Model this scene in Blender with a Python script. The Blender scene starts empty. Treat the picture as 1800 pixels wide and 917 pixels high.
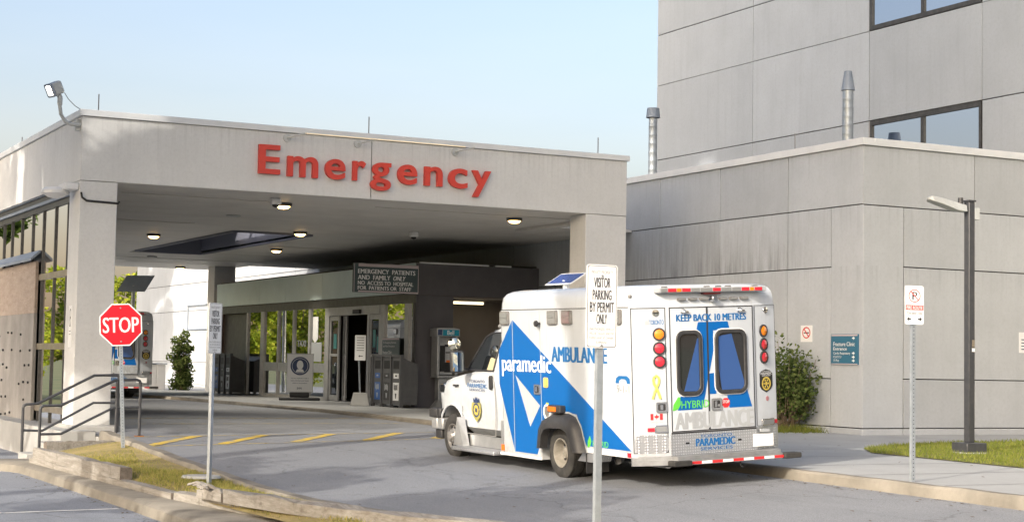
import bpy, bmesh, math, random
from mathutils import Vector, Matrix
rnd = random.Random(7)
SC = bpy.context.scene
COL = SC.collection
PI = math.pi
# ------------------------------------------------------------------ camera, sky, sun, exposure
cd = bpy.data.cameras.new('camera'); cam = bpy.data.objects.new('camera', cd); COL.objects.link(cam)
cd.sensor_width = 36; cd.lens = 58.246; cd.clip_end = 3000; cd.clip_start = 0.1
_yaw, _pit, _rol = math.radians(27.46565), math.radians(3.53543), math.radians(1.02431)
_d = Vector((math.sin(_yaw)*math.cos(_pit), math.cos(_yaw)*math.cos(_pit), math.sin(_pit)))
_r = Vector((math.cos(_yaw), -math.sin(_yaw), 0)); _u = _r.cross(_d)
_r2 = math.cos(_rol)*_r + math.sin(_rol)*_u; _u2 = -math.sin(_rol)*_r + math.cos(_rol)*_u
cam.matrix_world = Matrix(((_r2.x, _u2.x, -_d.x, 0), (_r2.y, _u2.y, -_d.y, 0), (_r2.z, _u2.z, -_d.z, 1.6), (0, 0, 0, 1)))
SC.camera = cam
SUN_EL = math.radians(26.0)
SUN_H = Vector((-.883, -.469, 0)).normalized()
w = bpy.data.worlds.new('World'); SC.world = w; w.use_nodes = True
nt = w.node_tree; bg = nt.nodes['Background']
sky = nt.nodes.new('ShaderNodeTexSky'); sky.sky_type = 'NISHITA'; sky.sun_disc = False
sky.sun_elevation = SUN_EL; sky.sun_rotation = math.atan2(SUN_H.x, SUN_H.y)
sky.air_density = 1.0; sky.dust_density = 6.8; sky.ozone_density = 1.0; sky.altitude = 100
def _n(t, **k):
    n = nt.nodes.new(t)
    for a, b in k.items(): setattr(n, a, b)
    return n
_tc = _n('ShaderNodeTexCoord'); _sp = _n('ShaderNodeSeparateXYZ'); nt.links.new(_tc.outputs['Generated'], _sp.inputs[0])
_mr = _n('ShaderNodeMapRange'); _mr.interpolation_type = 'SMOOTHSTEP'; nt.links.new(_sp.outputs[2], _mr.inputs[0])
for _i, _v in zip((1, 2, 3, 4), (-.02, .34, 1.0, .0)): _mr.inputs[_i].default_value = _v
_mp = _n('ShaderNodeMapping'); _mp.inputs['Scale'].default_value = (1.2, 1.2, 6); nt.links.new(_tc.outputs['Generated'], _mp.inputs[0])
_no = _n('ShaderNodeTexNoise'); _no.inputs['Scale'].default_value = 2.2; _no.inputs['Detail'].default_value = 7; _no.inputs['Roughness'].default_value = .55; nt.links.new(_mp.outputs[0], _no.inputs['Vector'])
_m1 = _n('ShaderNodeMath', operation='MULTIPLY_ADD'); nt.links.new(_no.outputs['Fac'], _m1.inputs[0]); _m1.inputs[1].default_value = 1.1; _m1.inputs[2].default_value = .45
_m2 = _n('ShaderNodeMath', operation='MULTIPLY'); nt.links.new(_mr.outputs[0], _m2.inputs[0]); nt.links.new(_m1.outputs[0], _m2.inputs[1])
_hz = _n('ShaderNodeMix', data_type='RGBA', blend_type='ADD'); nt.links.new(sky.outputs[0], _hz.inputs[6]); _hz.inputs[7].default_value = (.98, .66, .36, 1); nt.links.new(_m2.outputs[0], _hz.inputs[0])
nt.links.new(_hz.outputs[2], bg.inputs[0]); bg.inputs[1].default_value = 0.15
sl = bpy.data.lights.new('sun', 'SUN'); sl.energy = 2.0; sl.angle = math.radians(0.6); sl.color = (1.0, .92, .80)
so = bpy.data.objects.new('sun', sl); COL.objects.link(so)
so.rotation_euler = (SUN_H*math.cos(SUN_EL) + Vector((0, 0, math.sin(SUN_EL)))).to_track_quat('Z', 'Y').to_euler()
so.location = (-20, -10, 40)
vs = SC.view_settings; vs.view_transform = 'Standard'; vs.look = 'None'; vs.gamma = 1; vs.use_curve_mapping = False
vs.exposure = 1.1
SC.cycles.max_bounces = 8; SC.cycles.diffuse_bounces = 6; SC.cycles.glossy_bounces = 3; SC.cycles.transparent_max_bounces = 6
SC.cycles.caustics_reflective = False; SC.cycles.caustics_refractive = False

# ------------------------------------------------------------------ materials
def nmat(name):
    m = bpy.data.materials.new(name); m.use_nodes = True
    return m, m.node_tree, m.node_tree.nodes['Principled BSDF']
def P(name, col, rough=.5, metal=0., coat=0., spec=.5, emit=None, es=0.):
    m, t, b = nmat(name)
    b.inputs['Base Color'].default_value = (*col, 1); b.inputs['Roughness'].default_value = rough
    b.inputs['Metallic'].default_value = metal; b.inputs['Coat Weight'].default_value = coat
    b.inputs['Specular IOR Level'].default_value = spec
    if emit: b.inputs['Emission Color'].default_value = (*emit, 1); b.inputs['Emission Strength'].default_value = es
    return m
def node(t, typ, **kw):
    n = t.nodes.new(typ)
    for k, v in kw.items():
        if k in n.inputs: n.inputs[k].default_value = v
        else: setattr(n, k, v)
    return n
def mapped(t, scale=(1, 1, 1), coord='Object'):
    tc = node(t, 'ShaderNodeTexCoord'); mp = node(t, 'ShaderNodeMapping'); mp.inputs['Scale'].default_value = scale
    t.links.new(tc.outputs[coord], mp.inputs[0]); return mp.outputs[0]
def noise(t, vec, scale, detail=4, rough=.55):
    n = node(t, 'ShaderNodeTexNoise'); n.inputs['Scale'].default_value = scale; n.inputs['Detail'].default_value = detail
    n.inputs['Roughness'].default_value = rough; t.links.new(vec, n.inputs['Vector']); return n.outputs['Fac']
def ramp(t, fac, stops):
    r = node(t, 'ShaderNodeValToRGB'); cr = r.color_ramp
    while len(cr.elements) < len(stops): cr.elements.new(.5)
    for e, (p, c) in zip(cr.elements, stops):
        e.position = p; e.color = (c, c, c, 1) if isinstance(c, (int, float)) else (*c, 1)
    t.links.new(fac, r.inputs[0]); return r.outputs[0]
def mix(t, a, b, fac, typ='MIX'):
    m = node(t, 'ShaderNodeMix'); m.data_type = 'RGBA'; m.blend_type = typ
    for s, v in ((6, a), (7, b), (0, fac)):
        if hasattr(v, 'links'): t.links.new(v, m.inputs[s])
        elif isinstance(v, (int, float)): m.inputs[s].default_value = v
        else: m.inputs[s].default_value = (*v, 1)
    return m.outputs[2]
def mathn(t, op, a, b=None, c=None):
    m = node(t, 'ShaderNodeMath'); m.operation = op
    for i, v in enumerate((a, b, c)):
        if v is None: continue
        if hasattr(v, 'links'): t.links.new(v, m.inputs[i])
        else: m.inputs[i].default_value = v
    return m.outputs[0]
def bump(t, b, h, strength=.2, dist=.01):
    n = node(t, 'ShaderNodeBump'); n.inputs['Strength'].default_value = strength; n.inputs['Distance'].default_value = dist
    t.links.new(h, n.inputs['Height']); t.links.new(n.outputs[0], b.inputs['Normal'])
def concrete(name, col, dirt=.8, streak=.0, rough=.85, var=.08, bscale=30, black=None, bs=.15, drip=()):
    m, t, b = nmat(name); v = mapped(t)
    dark = tuple(c*dirt for c in col)
    base = mix(t, dark, col, ramp(t, noise(t, v, .9, 6, .62), [(.32, 0.), (.62, 1.)]))
    base = mix(t, base, tuple(c*.78 for c in col), ramp(t, noise(t, v, 14, 6, .75), [(.46, 0.), (.8, .7)]))
    base = mix(t, base, tuple(c*.6 for c in col), ramp(t, noise(t, v, 70, 3, .8), [(.56, 0.), (.75, .5)]))
    if streak:
        sv = mapped(t, (2.2, 2.2, .12))
        base = mix(t, base, tuple(c*.62 for c in col), mathn(t, 'MULTIPLY', ramp(t, noise(t, sv, 2.4, 5, .6), [(.5, 0.), (.75, 1.)]), streak))
    g = node(t, 'ShaderNodeNewGeometry')
    isl = mathn(t, 'MULTIPLY_ADD', g.outputs['Random Per Island'], var*2, 1-var)
    base = mix(t, base, isl, 1.0, 'MULTIPLY')
    for zt, ln in drip:   # run-off stains hanging from an edge
        sp = node(t, 'ShaderNodeSeparateXYZ'); t.links.new(g.outputs['Position'], sp.inputs[0])
        k = node(t, 'ShaderNodeMapRange'); k.clamp = True; t.links.new(sp.outputs[2], k.inputs[0])
        for i, vv in zip((1, 2, 3, 4), (zt-ln, zt, 0, 1)): k.inputs[i].default_value = vv
        lt = mathn(t, 'LESS_THAN', sp.outputs[2], zt)
        st = ramp(t, noise(t, mapped(t, (4.5, 4.5, .1)), 2.0, 5, .7), [(.5, 0.), (.72, 1.)])
        f = mathn(t, 'MULTIPLY', mathn(t, 'MULTIPLY', k.outputs[0], lt), mathn(t, 'MULTIPLY', st, .36))
        base = mix(t, base, tuple(c*.42 for c in col), f)
    if black:   # soot stains: (y0,y1,z0,z1)
        y0, y1, z0, z1 = black
        sp = node(t, 'ShaderNodeSeparateXYZ'); t.links.new(g.outputs['Position'], sp.inputs[0])
        def rng(o, a, bb, c, d):
            k = node(t, 'ShaderNodeMapRange'); k.clamp = True
            t.links.new(o, k.inputs[0])
            for i, vv in zip((1, 2, 3, 4), (a, bb, c, d)): k.inputs[i].default_value = vv
            return k.outputs[0]
        sv = mapped(t, (3.0, 3.0, .22))
        st = ramp(t, noise(t, sv, 2.2, 6, .7), [(.42, 0.), (.72, 1.)])
        mk = mathn(t, 'MULTIPLY', rng(sp.outputs[1], y0, y0+1.2, 0, 1), rng(sp.outputs[1], y1-1.5, y1, 1, 0))
        mk = mathn(t, 'MULTIPLY', mk, rng(sp.outputs[2], z0+.05, z1, 1, 0))
        mk = mathn(t, 'MULTIPLY', mk, rng(sp.outputs[2], z0-.02, z0, 0, 1))
        base = mix(t, base, (.05, .048, .047), mathn(t, 'MULTIPLY', mathn(t, 'MULTIPLY', mk, st), .6))
    t.links.new(base, b.inputs['Base Color']); b.inputs['Roughness'].default_value = rough
    b.inputs['Specular IOR Level'].default_value = .3
    bump(t, b, noise(t, v, bscale, 6, .7), bs, .01)
    return m
def asphalt(name, col, crack=.6):
    m, t, b = nmat(name); v = mapped(t)
    c = mix(t, tuple(x*.86 for x in col), tuple(x*1.07 for x in col), ramp(t, noise(t, v, .35, 5, .6), [(.3, 0.), (.7, 1.)]))
    sv = mapped(t, (2.0, .25, 1))
    c = mix(t, c, tuple(x*.6 for x in col), ramp(t, noise(t, sv, 1.3, 5, .6), [(.52, 0.), (.8, .6)]))
    c = mix(t, c, tuple(x*.45 for x in col), ramp(t, noise(t, v, 60, 3, .8), [(.44, 0.), (.66, .9)]))
    c = mix(t, c, tuple(min(1, x*1.9) for x in col), ramp(t, noise(t, v, 90, 2, .8), [(.6, 0.), (.75, .7)]))
    # oil spots
    c = mix(t, c, (.02, .02, .02), ramp(t, noise(t, v, 2.6, 2, .5), [(.73, 0.), (.8, .4)]))
    vo = node(t, 'ShaderNodeTexVoronoi'); vo.feature = 'DISTANCE_TO_EDGE'; vo.inputs['Scale'].default_value = .33
    wv = node(t, 'ShaderNodeVectorMath'); wv.operation = 'ADD'
    nn = node(t, 'ShaderNodeTexNoise'); nn.inputs['Scale'].default_value = 1.1; nn.inputs['Detail'].default_value = 6
    t.links.new(v, nn.inputs['Vector']); t.links.new(v, wv.inputs[0]); t.links.new(nn.outputs['Color'], wv.inputs[1])
    t.links.new(wv.outputs[0], vo.inputs['Vector'])
    c = mix(t, c, (.03, .03, .03), ramp(t, vo.outputs['Distance'], [(.0, crack), (.007, 0.)]))
    t.links.new(c, b.inputs['Base Color']); b.inputs['Roughness'].default_value = .82; b.inputs['Specular IOR Level'].default_value = .35
    bump(t, b, noise(t, v, 130, 3, .8), .35, .006)
    return m
def worn_paint(name, col, under, lo=.42, hi=.6):
    m, t, b = nmat(name); v = mapped(t)
    f = ramp(t, noise(t, v, 6, 8, .75), [(lo, 0.), (hi, 1.)])
    t.links.new(mix(t, under, col, f), b.inputs['Base Color']); b.inputs['Roughness'].default_value = .8
    return m
def glass_refl(name, fac, tint=(.9, .95, 1), dark=(.012, .014, .016), rough=.008):
    m = bpy.data.materials.new(name); m.use_nodes = True; t = m.node_tree; t.nodes.clear()
    o = node(t, 'ShaderNodeOutputMaterial'); mx = node(t, 'ShaderNodeMixShader'); mx.inputs[0].default_value = fac
    d = node(t, 'ShaderNodeBsdfDiffuse'); d.inputs[0].default_value = (*dark, 1)
    g = node(t, 'ShaderNodeBsdfGlossy'); g.inputs[0].default_value = (*tint, 1); g.inputs[1].default_value = rough
    v = mapped(t); n = noise(t, v, .5, 2, .5); bp = node(t, 'ShaderNodeBump'); bp.inputs['Strength'].default_value = .03; bp.inputs['Distance'].default_value = .03
    t.links.new(n, bp.inputs['Height']); t.links.new(bp.outputs[0], g.inputs['Normal'])
    t.links.new(d.outputs[0], mx.inputs[1]); t.links.new(g.outputs[0], mx.inputs[2]); t.links.new(mx.outputs[0], o.inputs[0])
    return m
def leafmat(name, a, b_, trans=.35):
    m = bpy.data.materials.new(name); m.use_nodes = True; t = m.node_tree; t.nodes.clear()
    o = node(t, 'ShaderNodeOutputMaterial'); g = node(t, 'ShaderNodeNewGeometry')
    c = mix(t, a, b_, g.outputs['Random Per Island'])
    d = node(t, 'ShaderNodeBsdfDiffuse'); tr = node(t, 'ShaderNodeBsdfTranslucent'); mx = node(t, 'ShaderNodeMixShader'); mx.inputs[0].default_value = trans
    t.links.new(c, d.inputs[0]); t.links.new(c, tr.inputs[0]); t.links.new(d.outputs[0], mx.inputs[1]); t.links.new(tr.outputs[0], mx.inputs[2]); t.links.new(mx.outputs[0], o.inputs[0])
    return m
def wood(name, a, b_, c_, sc=(8, .5, 8), rough=.9):
    m, t, b = nmat(name); v = mapped(t, sc)
    c = mix(t, a, b_, ramp(t, noise(t, v, 3, 8, .7), [(.35, 0.), (.65, 1.)]))
    c = mix(t, c, c_, ramp(t, noise(t, mapped(t, (1, 1, 1)), 4, 6, .7), [(.55, 0.), (.75, .8)]))
    c = mix(t, c, tuple(x*.25 for x in a), ramp(t, noise(t, mapped(t, tuple(s*2 for s in sc)), 5, 5, .7), [(.6, 0.), (.72, .9)]))
    t.links.new(c, b.inputs['Base Color']); b.inputs['Roughness'].default_value = rough
    bump(t, b, noise(t, v, 6, 8, .75), .8, .02); return m
def dirty(name, col, col2, sc=3., rough=.5, metal=0., lo=.4, hi=.7, coat=0., rb=.0):
    m, t, b = nmat(name); v = mapped(t)
    n = noise(t, v, sc, 6, .65)
    t.links.new(mix(t, col, col2, ramp(t, n, [(lo, 0.), (hi, 1.)])), b.inputs['Base Color'])
    b.inputs['Roughness'].default_value = rough; b.inputs['Metallic'].default_value = metal; b.inputs['Coat Weight'].default_value = coat
    if rb: bump(t, b, noise(t, v, 40, 3, .6), rb, .005)
    return m
def vehicle_white(name, col, grime):
    m, t, b = nmat(name); v = mapped(t)
    tc = node(t, 'ShaderNodeTexCoord'); sp = node(t, 'ShaderNodeSeparateXYZ'); t.links.new(tc.outputs['Object'], sp.inputs[0])
    k = node(t, 'ShaderNodeMapRange'); k.clamp = True; t.links.new(sp.outputs[2], k.inputs[0])
    for i, vv in zip((1, 2, 3, 4), (.25, 1.3, .85, 0.)): k.inputs[i].default_value = vv
    n = ramp(t, noise(t, v, 5, 6, .7), [(.35, 0.), (.75, 1.)])
    c = mix(t, col, tuple(x*.93 for x in col), ramp(t, noise(t, v, 1.1, 5, .6), [(.35, 0.), (.7, 1.)]))
    c = mix(t, c, grime, mathn(t, 'MULTIPLY', k.outputs[0], n))
    st = ramp(t, noise(t, mapped(t, (5, 5, .25)), 3, 5, .7), [(.55, 0.), (.8, .35)])
    c = mix(t, c, grime, st)
    t.links.new(c, b.inputs['Base Color']); b.inputs['Roughness'].default_value = .24; b.inputs['Coat Weight'].default_value = .4
    bump(t, b, noise(t, v, 1.6, 2, .5), .08, .02)
    return m
def treadplate(name):
    m, t, b = nmat(name); v = mapped(t, (1, 1, 1))
    vo = node(t, 'ShaderNodeTexVoronoi'); vo.inputs['Scale'].default_value = 26; vo.inputs['Randomness'].default_value = .15; t.links.new(v, vo.inputs['Vector'])
    h = ramp(t, vo.outputs['Distance'], [(.15, 1.), (.42, 0.)])
    t.links.new(mix(t, (.5, .51, .53), (.8, .81, .83), h), b.inputs['Base Color'])
    b.inputs['Metallic'].default_value = .75; b.inputs['Roughness'].default_value = .38
    bump(t, b, h, .7, .006); return m
M = dict(
    conc=concrete('wall_concrete', (.48, .505, .535), .9, .12, drip=((6.28, .7), (5.03, .9), (3.77, .6))),
    conc_l=concrete('wall_concrete_stained', (.47, .50, .54), .9, .15, black=(28.6, 37, 3.79, 4.9), drip=((6.28, .7), (5.03, .8), (3.77, .8))),
    conc_c=concrete('canopy_concrete', (.63, .635, .635), .92, .14, drip=((6.28, .9),)),
    conc_t=concrete('tower_concrete', (.47, .51, .56), .92, .22),
    conc_b=concrete('brown_concrete', (.30, .26, .22), .85, .15),
    joint=P('joint_sealant', (.06, .058, .055), .9),
    coping=dirty('metal_coping', (.68, .70, .72), (.6, .62, .65), 1.5, .4, .0),
    soffit=dirty('soffit_metal', (.63, .615, .59), (.55, .535, .515), .8, .55),
    groove=P('soffit_groove', (.06, .055, .05), .8),
    soffit_hi=P('soffit_trim', (.55, .53, .5), .5),
    dark=dirty('dark_cladding', (.085, .082, .092), (.105, .10, .11), 2., .55),
    darkframe=dirty('bronze_frame', (.07, .068, .066), (.11, .105, .1), 5, .4, .5),
    alu=dirty('aluminium_frame', (.46, .46, .46), (.36, .36, .36), 4, .42, .4),
    bronze=dirty('bronze_panel', (.34, .29, .23), (.45, .40, .33), 4, .35, .6),
    teal=dirty('pale_green_panel', (.62, .74, .735), (.56, .67, .665), .8, .5),
    black=P('black', (.012, .012, .013), .5), rubber=dirty('tyre_rubber', (.022, .022, .022), (.05, .048, .045), 6, .85),
    plastic=dirty('black_plastic', (.025, .025, .027), (.045, .045, .047), 5, .45),
    white=vehicle_white('ambulance_white', (.54, .58, .63), (.33, .31, .28)),
    whitep=P('white_sign_face', (.80, .81, .82), .4), whited=P('white_plastic', (.7, .71, .72), .45),
    blue=P('livery_blue', (.001, .105, .37), .35, 0, .08, .3), bluetx=P('text_blue', (.01, .13, .36), .35), navy=P('navy', (.03, .05, .13), .5),
    winblue=P('window_film_blue', (.03, .085, .26), .12, 0, 1.), tint=P('tinted_glass', (.022, .024, .028), .06, 0, 1.),
    grey=P('text_grey', (.36, .38, .40), .4), greytx=P('grey_print', (.25, .25, .25), .5), blacktx=P('black_print', (.03, .03, .035), .5),
    red=P('red', (.60, .025, .03), .4), redletter=dirty('red_letter', (.62, .055, .035), (.55, .05, .035), 2, .45), stopred=P('stop_red', (.62, .008, .022), .35),
    lred=P('red_lens', (.55, .02, .04), .12, 0, 1.), lamb=P('amber_lens', (.85, .24, .01), .12, 0, 1.), orange=P('orange', (.8, .16, .01), .3),
    clearl=P('clear_lens', (.22, .23, .235), .12, 0, 1.), chrome=P('chrome', (.75, .76, .78), .12, 1.), steel=dirty('steel', (.55, .56, .57), (.4, .4, .41), 6, .35, .85),
    galv=dirty('galvanised_steel', (.40, .44, .48), (.31, .345, .38), 9, .42, .55), hub=dirty('wheel_steel', (.30, .29, .28), (.17, .16, .15), 8, .45, .5),
    rimw=dirty('rim_dusty', (.34, .32, .28), (.2, .18, .15), 7, .55, .3),
    tread=treadplate('tread_plate'), yellow=P('yellow', (.75, .72, .12), .5), green=P('leaf_green', (.12, .55, .06), .4), gold=P('gold', (.62, .47, .09), .45),
    silver=dirty('brushed_silver', (.45, .46, .47), (.36, .37, .38), 5, .4, .6),
    signgreen=P('sign_slate', (.055, .085, .095), .45), signblue=P('sign_blue', (.04, .15, .24), .45), pink=P('sign_edge', (.55, .47, .49), .5),
    bingrey=dirty('bin_grey', (.085, .087, .092), (.11, .112, .115), 5, .5), phoneblue=P('phone_blue', (.0, .25, .38), .4),
    binblue=P('bin_blue', (.05, .12, .33), .5),
    railp=dirty('rail_paint', (.04, .043, .05), (.06, .06, .065), 10, .4), rust=P('rust', (.25, .09, .03), .9),
    asph=asphalt('driveway_asphalt', (.245, .257, .28), .35), asph2=asphalt('lot_asphalt', (.27, .29, .33), .6),
    walk=concrete('sidewalk_concrete', (.37, .38, .385), .88, 0, .9, .05, 60), kerb=concrete('kerb_concrete', (.27, .25, .215), .5, .0, .9, .05, 40, bs=.5),
    block=concrete('pale_concrete', (.42, .42, .41), .75, .1), yline=worn_paint('yellow_line', (.62, .42, .03), (.28, .26, .2), .38, .56), wline=worn_paint('white_line', (.75, .75, .74), (.3, .3, .31), .3, .5),
    yfaint=worn_paint('faint_yellow_line', (.5, .38, .08), (.235, .235, .24), .45, .62),
    timber=wood('weathered_timber', (.21, .19, .165), (.34, .325, .30), (.11, .095, .075)), endgrain=dirty('timber_end', (.12, .10, .085), (.22, .19, .16), 10, .9),
    ply=wood('peeling_plywood', (.31, .25, .205), (.40, .33, .28), (.21, .165, .135), (1, .6, 3)), hoardconc=concrete('hoarding_concrete', (.33, .315, .30), .6, .5),
    soil=dirty('soil', (.13, .1, .06), (.2, .17, .09), 3, .95), lawn=dirty('lawn_base', (.11, .12, .03), (.2, .17, .06), 1.2, .95),
    drygrass=dirty('dry_grass_base', (.22, .18, .07), (.37, .29, .13), 1.5, .95), ground=dirty('ground_grass', (.07, .09, .03), (.12, .12, .05), .2, .95),
    blade=leafmat('grass_blade', (.14, .20, .035), (.32, .32, .08), .4), blade2=leafmat('dry_blade', (.22, .25, .06), (.46, .39, .14), .4),
    leafA=leafmat('sunlit_leaf', (.17, .25, .025), (.38, .40, .05)), leafB=leafmat('shrub_leaf', (.06, .10, .028), (.19, .23, .08)), leafC=leafmat('tree_leaf', (.05, .09, .02), (.1, .15, .035)),
    bark=dirty('bark', (.10, .075, .05), (.16, .13, .1), 6, .95), twig=P('twig', (.22, .16, .11), .9),
    glassW=glass_refl('screen_glass', .95, (1, 1, 1)), glassF=glass_refl('entrance_glass', .78, (.95, .97, 1)), glassD=glass_refl('door_glass', .18), glassT=glass_refl('tower_glass', .62, (.75, .85, 1.0)),
    cabglass=glass_refl('cab_glass', .22, (.9, .95, 1), (.01, .012, .014)), mirror=glass_refl('mirror_glass', .85, (1, .97, .8)),
    solar=P('solar_cells', (.03, .05, .2), .15, 0, 1.), glow=P('lamp_glow', (1, .9, .7), .4, emit=(1, .60, .20), es=7), glow2=P('flood_glow', (1, .95, .85), .4, emit=(1, .9, .7), es=5),
    warmglow=P('painted_warm_glow', (.9, .8, .6), .4, emit=(1, .75, .42), es=.15), cooltube=P('cool_tube', (.9, .85, .7), .4, emit=(1, .82, .5), es=1.2),
    inter=P('interior_dark', (.09, .065, .055), .8), tealsheet=P('teal_notice', (.05, .22, .22), .5), duct=dirty('duct_grey', (.23, .27, .33), (.28, .32, .38), 3, .5, .2),
    alcove=dirty('alcove_wall', (.26, .23, .2), (.22, .19, .165), 1, .8), lampgrey=dirty('lamp_grey', (.48, .5, .5), (.4, .42, .42), 6, .45),
    drywell=P('recess', (.16, .17, .22), .7),
)
# ------------------------------------------------------------------ mesh helpers
class Fr:   # a drawing plane: origin, reading direction, up; n points to the viewer
    def __init__(s, o, x, y=(0, 0, 1)):
        s.o = Vector(o); s.x = Vector(x).normalized(); s.y = Vector(y).normalized(); s.n = s.x.cross(s.y)
    def __call__(s, u, v, d=0): return s.o + s.x*u + s.y*v + s.n*d
def rect(x0, x1, y0, y1): return [(x0, y0), (x1, y0), (x1, y1), (x0, y1)]
def rrect(x0, x1, y0, y1, r, n=4):
    o = []
    for cx, cy, a in ((x1-r, y0+r, -90), (x1-r, y1-r, 0), (x0+r, y1-r, 90), (x0+r, y0+r, 180)):
        for i in range(n+1):
            t = math.radians(a+90*i/n); o.append((cx+r*math.cos(t), cy+r*math.sin(t)))
    return o
def ell(cx, cy, rx, ry=None, n=20): ry = ry or rx; return [(cx+rx*math.cos(2*PI*i/n), cy+ry*math.sin(2*PI*i/n)) for i in range(n)]
_tc = {}
def text2d(s, bold=0., res=3):
    bold = 0.
    k = (s, bold, res)
    if k in _tc: return _tc[k]
    c = bpy.data.curves.new('t', 'FONT'); c.body = s; c.size = 1; c.resolution_u = res; c.offset = bold
    o = bpy.data.objects.new('t', c); COL.objects.link(o)
    me = bpy.data.meshes.new_from_object(o.evaluated_get(bpy.context.evaluated_depsgraph_get()))
    vs_ = [(v.co.x, v.co.y) for v in me.vertices]; fs = [tuple(p.vertices) for p in me.polygons]
    bpy.data.objects.remove(o); bpy.data.curves.remove(c); bpy.data.meshes.remove(me)
    _tc[k] = (vs_, fs); return _tc[k]
class MB:
    def __init__(s): s.v = []; s.f = []
    def add(s, vs_, fs):
        b = len(s.v); s.v += [Vector(v) for v in vs_]; s.f += [tuple(i+b for i in f) for f in fs]; return s
    def box(s, a, b):
        x0, y0, z0 = a; x1, y1, z1 = b
        return s.add([(x0, y0, z0), (x1, y0, z0), (x1, y1, z0), (x0, y1, z0), (x0, y0, z1), (x1, y0, z1), (x1, y1, z1), (x0, y1, z1)],
                     [(3, 2, 1, 0), (4, 5, 6, 7), (0, 1, 5, 4), (1, 2, 6, 5), (2, 3, 7, 6), (3, 0, 4, 7)])
    def plate(s, fr, poly, d0, d1, sx=1.):
        n = len(poly)
        ar = sum(poly[i][0]*poly[(i+1) % n][1]-poly[(i+1) % n][0]*poly[i][1] for i in range(n))
        if ar < 0: poly = poly[::-1]
        return s.add([fr(u, v, d0) for u, v in poly]+[fr(u, v, d1) for u, v in poly],
                     [tuple(range(n))[::-1], tuple(range(n, 2*n))]+[(i, (i+1) % n, n+(i+1) % n, n+i) for i in range(n)])
    def ring(s, fr, outer, inner, d0, d1):
        n = len(outer); O0 = [fr(u, v, d0) for u, v in outer]; O1 = [fr(u, v, d1) for u, v in outer]; I0 = [fr(u, v, d0) for u, v in inner]; I1 = [fr(u, v, d1) for u, v in inner]
        f = []
        for i in range(n):
            j = (i+1) % n; f += [(n+i, n+j, 3*n+j, 3*n+i), (i, j, n+j, n+i), (2*n+j, 2*n+i, 3*n+i, 3*n+j)]
        return s.add(O0+O1+I0+I1, f)
    def text(s, fr, t, x0, x1, y0, y1, d, bold=.0, shear=0., th=0.):
        vs_, fs = text2d(t, bold)
        xs = [v[0] for v in vs_]; ys = [v[1] for v in vs_]; a, b, c, e = min(xs), max(xs), min(ys), max(ys)
        def mp(v, dd):
            yy = (v[1]-c)/(e-c); return fr(x0+(v[0]-a)/(b-a)*(x1-x0)+shear*yy*(y1-y0), y0+yy*(y1-y0), dd)
        s.add([mp(v, d) for v in vs_], fs)
        if bold:
            o_ = x0, x1; q = bold*(y1-y0)*1.0
            for k, sh in enumerate((-q, q, -q/2, q/2) if bold > .02 else (-q, q)):
                x0, x1 = o_[0]+sh, o_[1]+sh; s.add([mp(v, d+.00025*(k+1)) for v in vs_], fs)
        return s
    def tube(s, pts, r, n=8, cap=True, r1=None):
        pts = [Vector(p) for p in pts]; rings = []; prev = None
        for i, p in enumerate(pts):
            t = (pts[min(i+1, len(pts)-1)]-pts[max(i-1, 0)]).normalized()
            if prev is None:
                a = Vector((0, 0, 1)) if abs(t.z) < .9 else Vector((1, 0, 0)); e = t.cross(a).normalized()
            else:
                e = (prev-t*prev.dot(t)).normalized()
            prev = e; g = t.cross(e); rr = r if r1 is None else r+(r1-r)*i/(len(pts)-1)
            rings.append([p+rr*(e*math.cos(2*PI*k/n)+g*math.sin(2*PI*k/n)) for k in range(n)])
        f = [(i*n+k, i*n+(k+1) % n, (i+1)*n+(k+1) % n, (i+1)*n+k) for i in range(len(pts)-1) for k in range(n)]
        if cap: f += [tuple(range(n))[::-1], tuple(range((len(pts)-1)*n, len(pts)*n))]
        return s.add([v for q in rings for v in q], f)
    def lathe(s, c, axis, prof, n=24):   # prof: (dist along axis, radius)
        ax = Vector(axis).normalized(); a = Vector((0, 0, 1)) if abs(ax.z) < .9 else Vector((1, 0, 0)); e = ax.cross(a).normalized(); g = ax.cross(e); c = Vector(c)
        vs_ = [c+ax*d+r*(e*math.cos(2*PI*k/n)+g*math.sin(2*PI*k/n)) for d, r in prof for k in range(n)]
        return s.add(vs_, [(i*n+k, i*n+(k+1) % n, (i+1)*n+(k+1) % n, (i+1)*n+k) for i in range(len(prof)-1) for k in range(n)])
    def loft(s, rings, cap=True):
        n = len(rings[0]); f = [(i*n+k, i*n+(k+1) % n, (i+1)*n+(k+1) % n, (i+1)*n+k) for i in range(len(rings)-1) for k in range(n)]
        if cap: f += [tuple(range(n))[::-1], tuple(range((len(rings)-1)*n, len(rings)*n))]
        return s.add([v for q in rings for v in q], f)
    def build(s, name, mat, parent=None, bevel=0., smooth=35, loc=None):
        off = Vector(loc) if loc is not None else (parent_off(parent) if parent is not None else Vector((0, 0, 0)))
        me = bpy.data.meshes.new(name); me.from_pydata([tuple(v-off) for v in s.v], [], s.f)
        bm = bmesh.new(); bm.from_mesh(me); bmesh.ops.recalc_face_normals(bm, faces=bm.faces); bm.to_mesh(me); bm.free()
        me.materials.append(M[mat] if isinstance(mat, str) else mat)
        if smooth: me.shade_smooth(); me.set_sharp_from_angle(angle=math.radians(smooth))
        o = bpy.data.objects.new(name, me); COL.objects.link(o)
        if parent is not None: o.parent = parent
        elif loc is not None: o.location = off
        if bevel:
            md = o.modifiers.new('bevel', 'BEVEL'); md.width = bevel; md.segments = 2; md.limit_method = 'ANGLE'
        return o
LOCAL = set()
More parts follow.
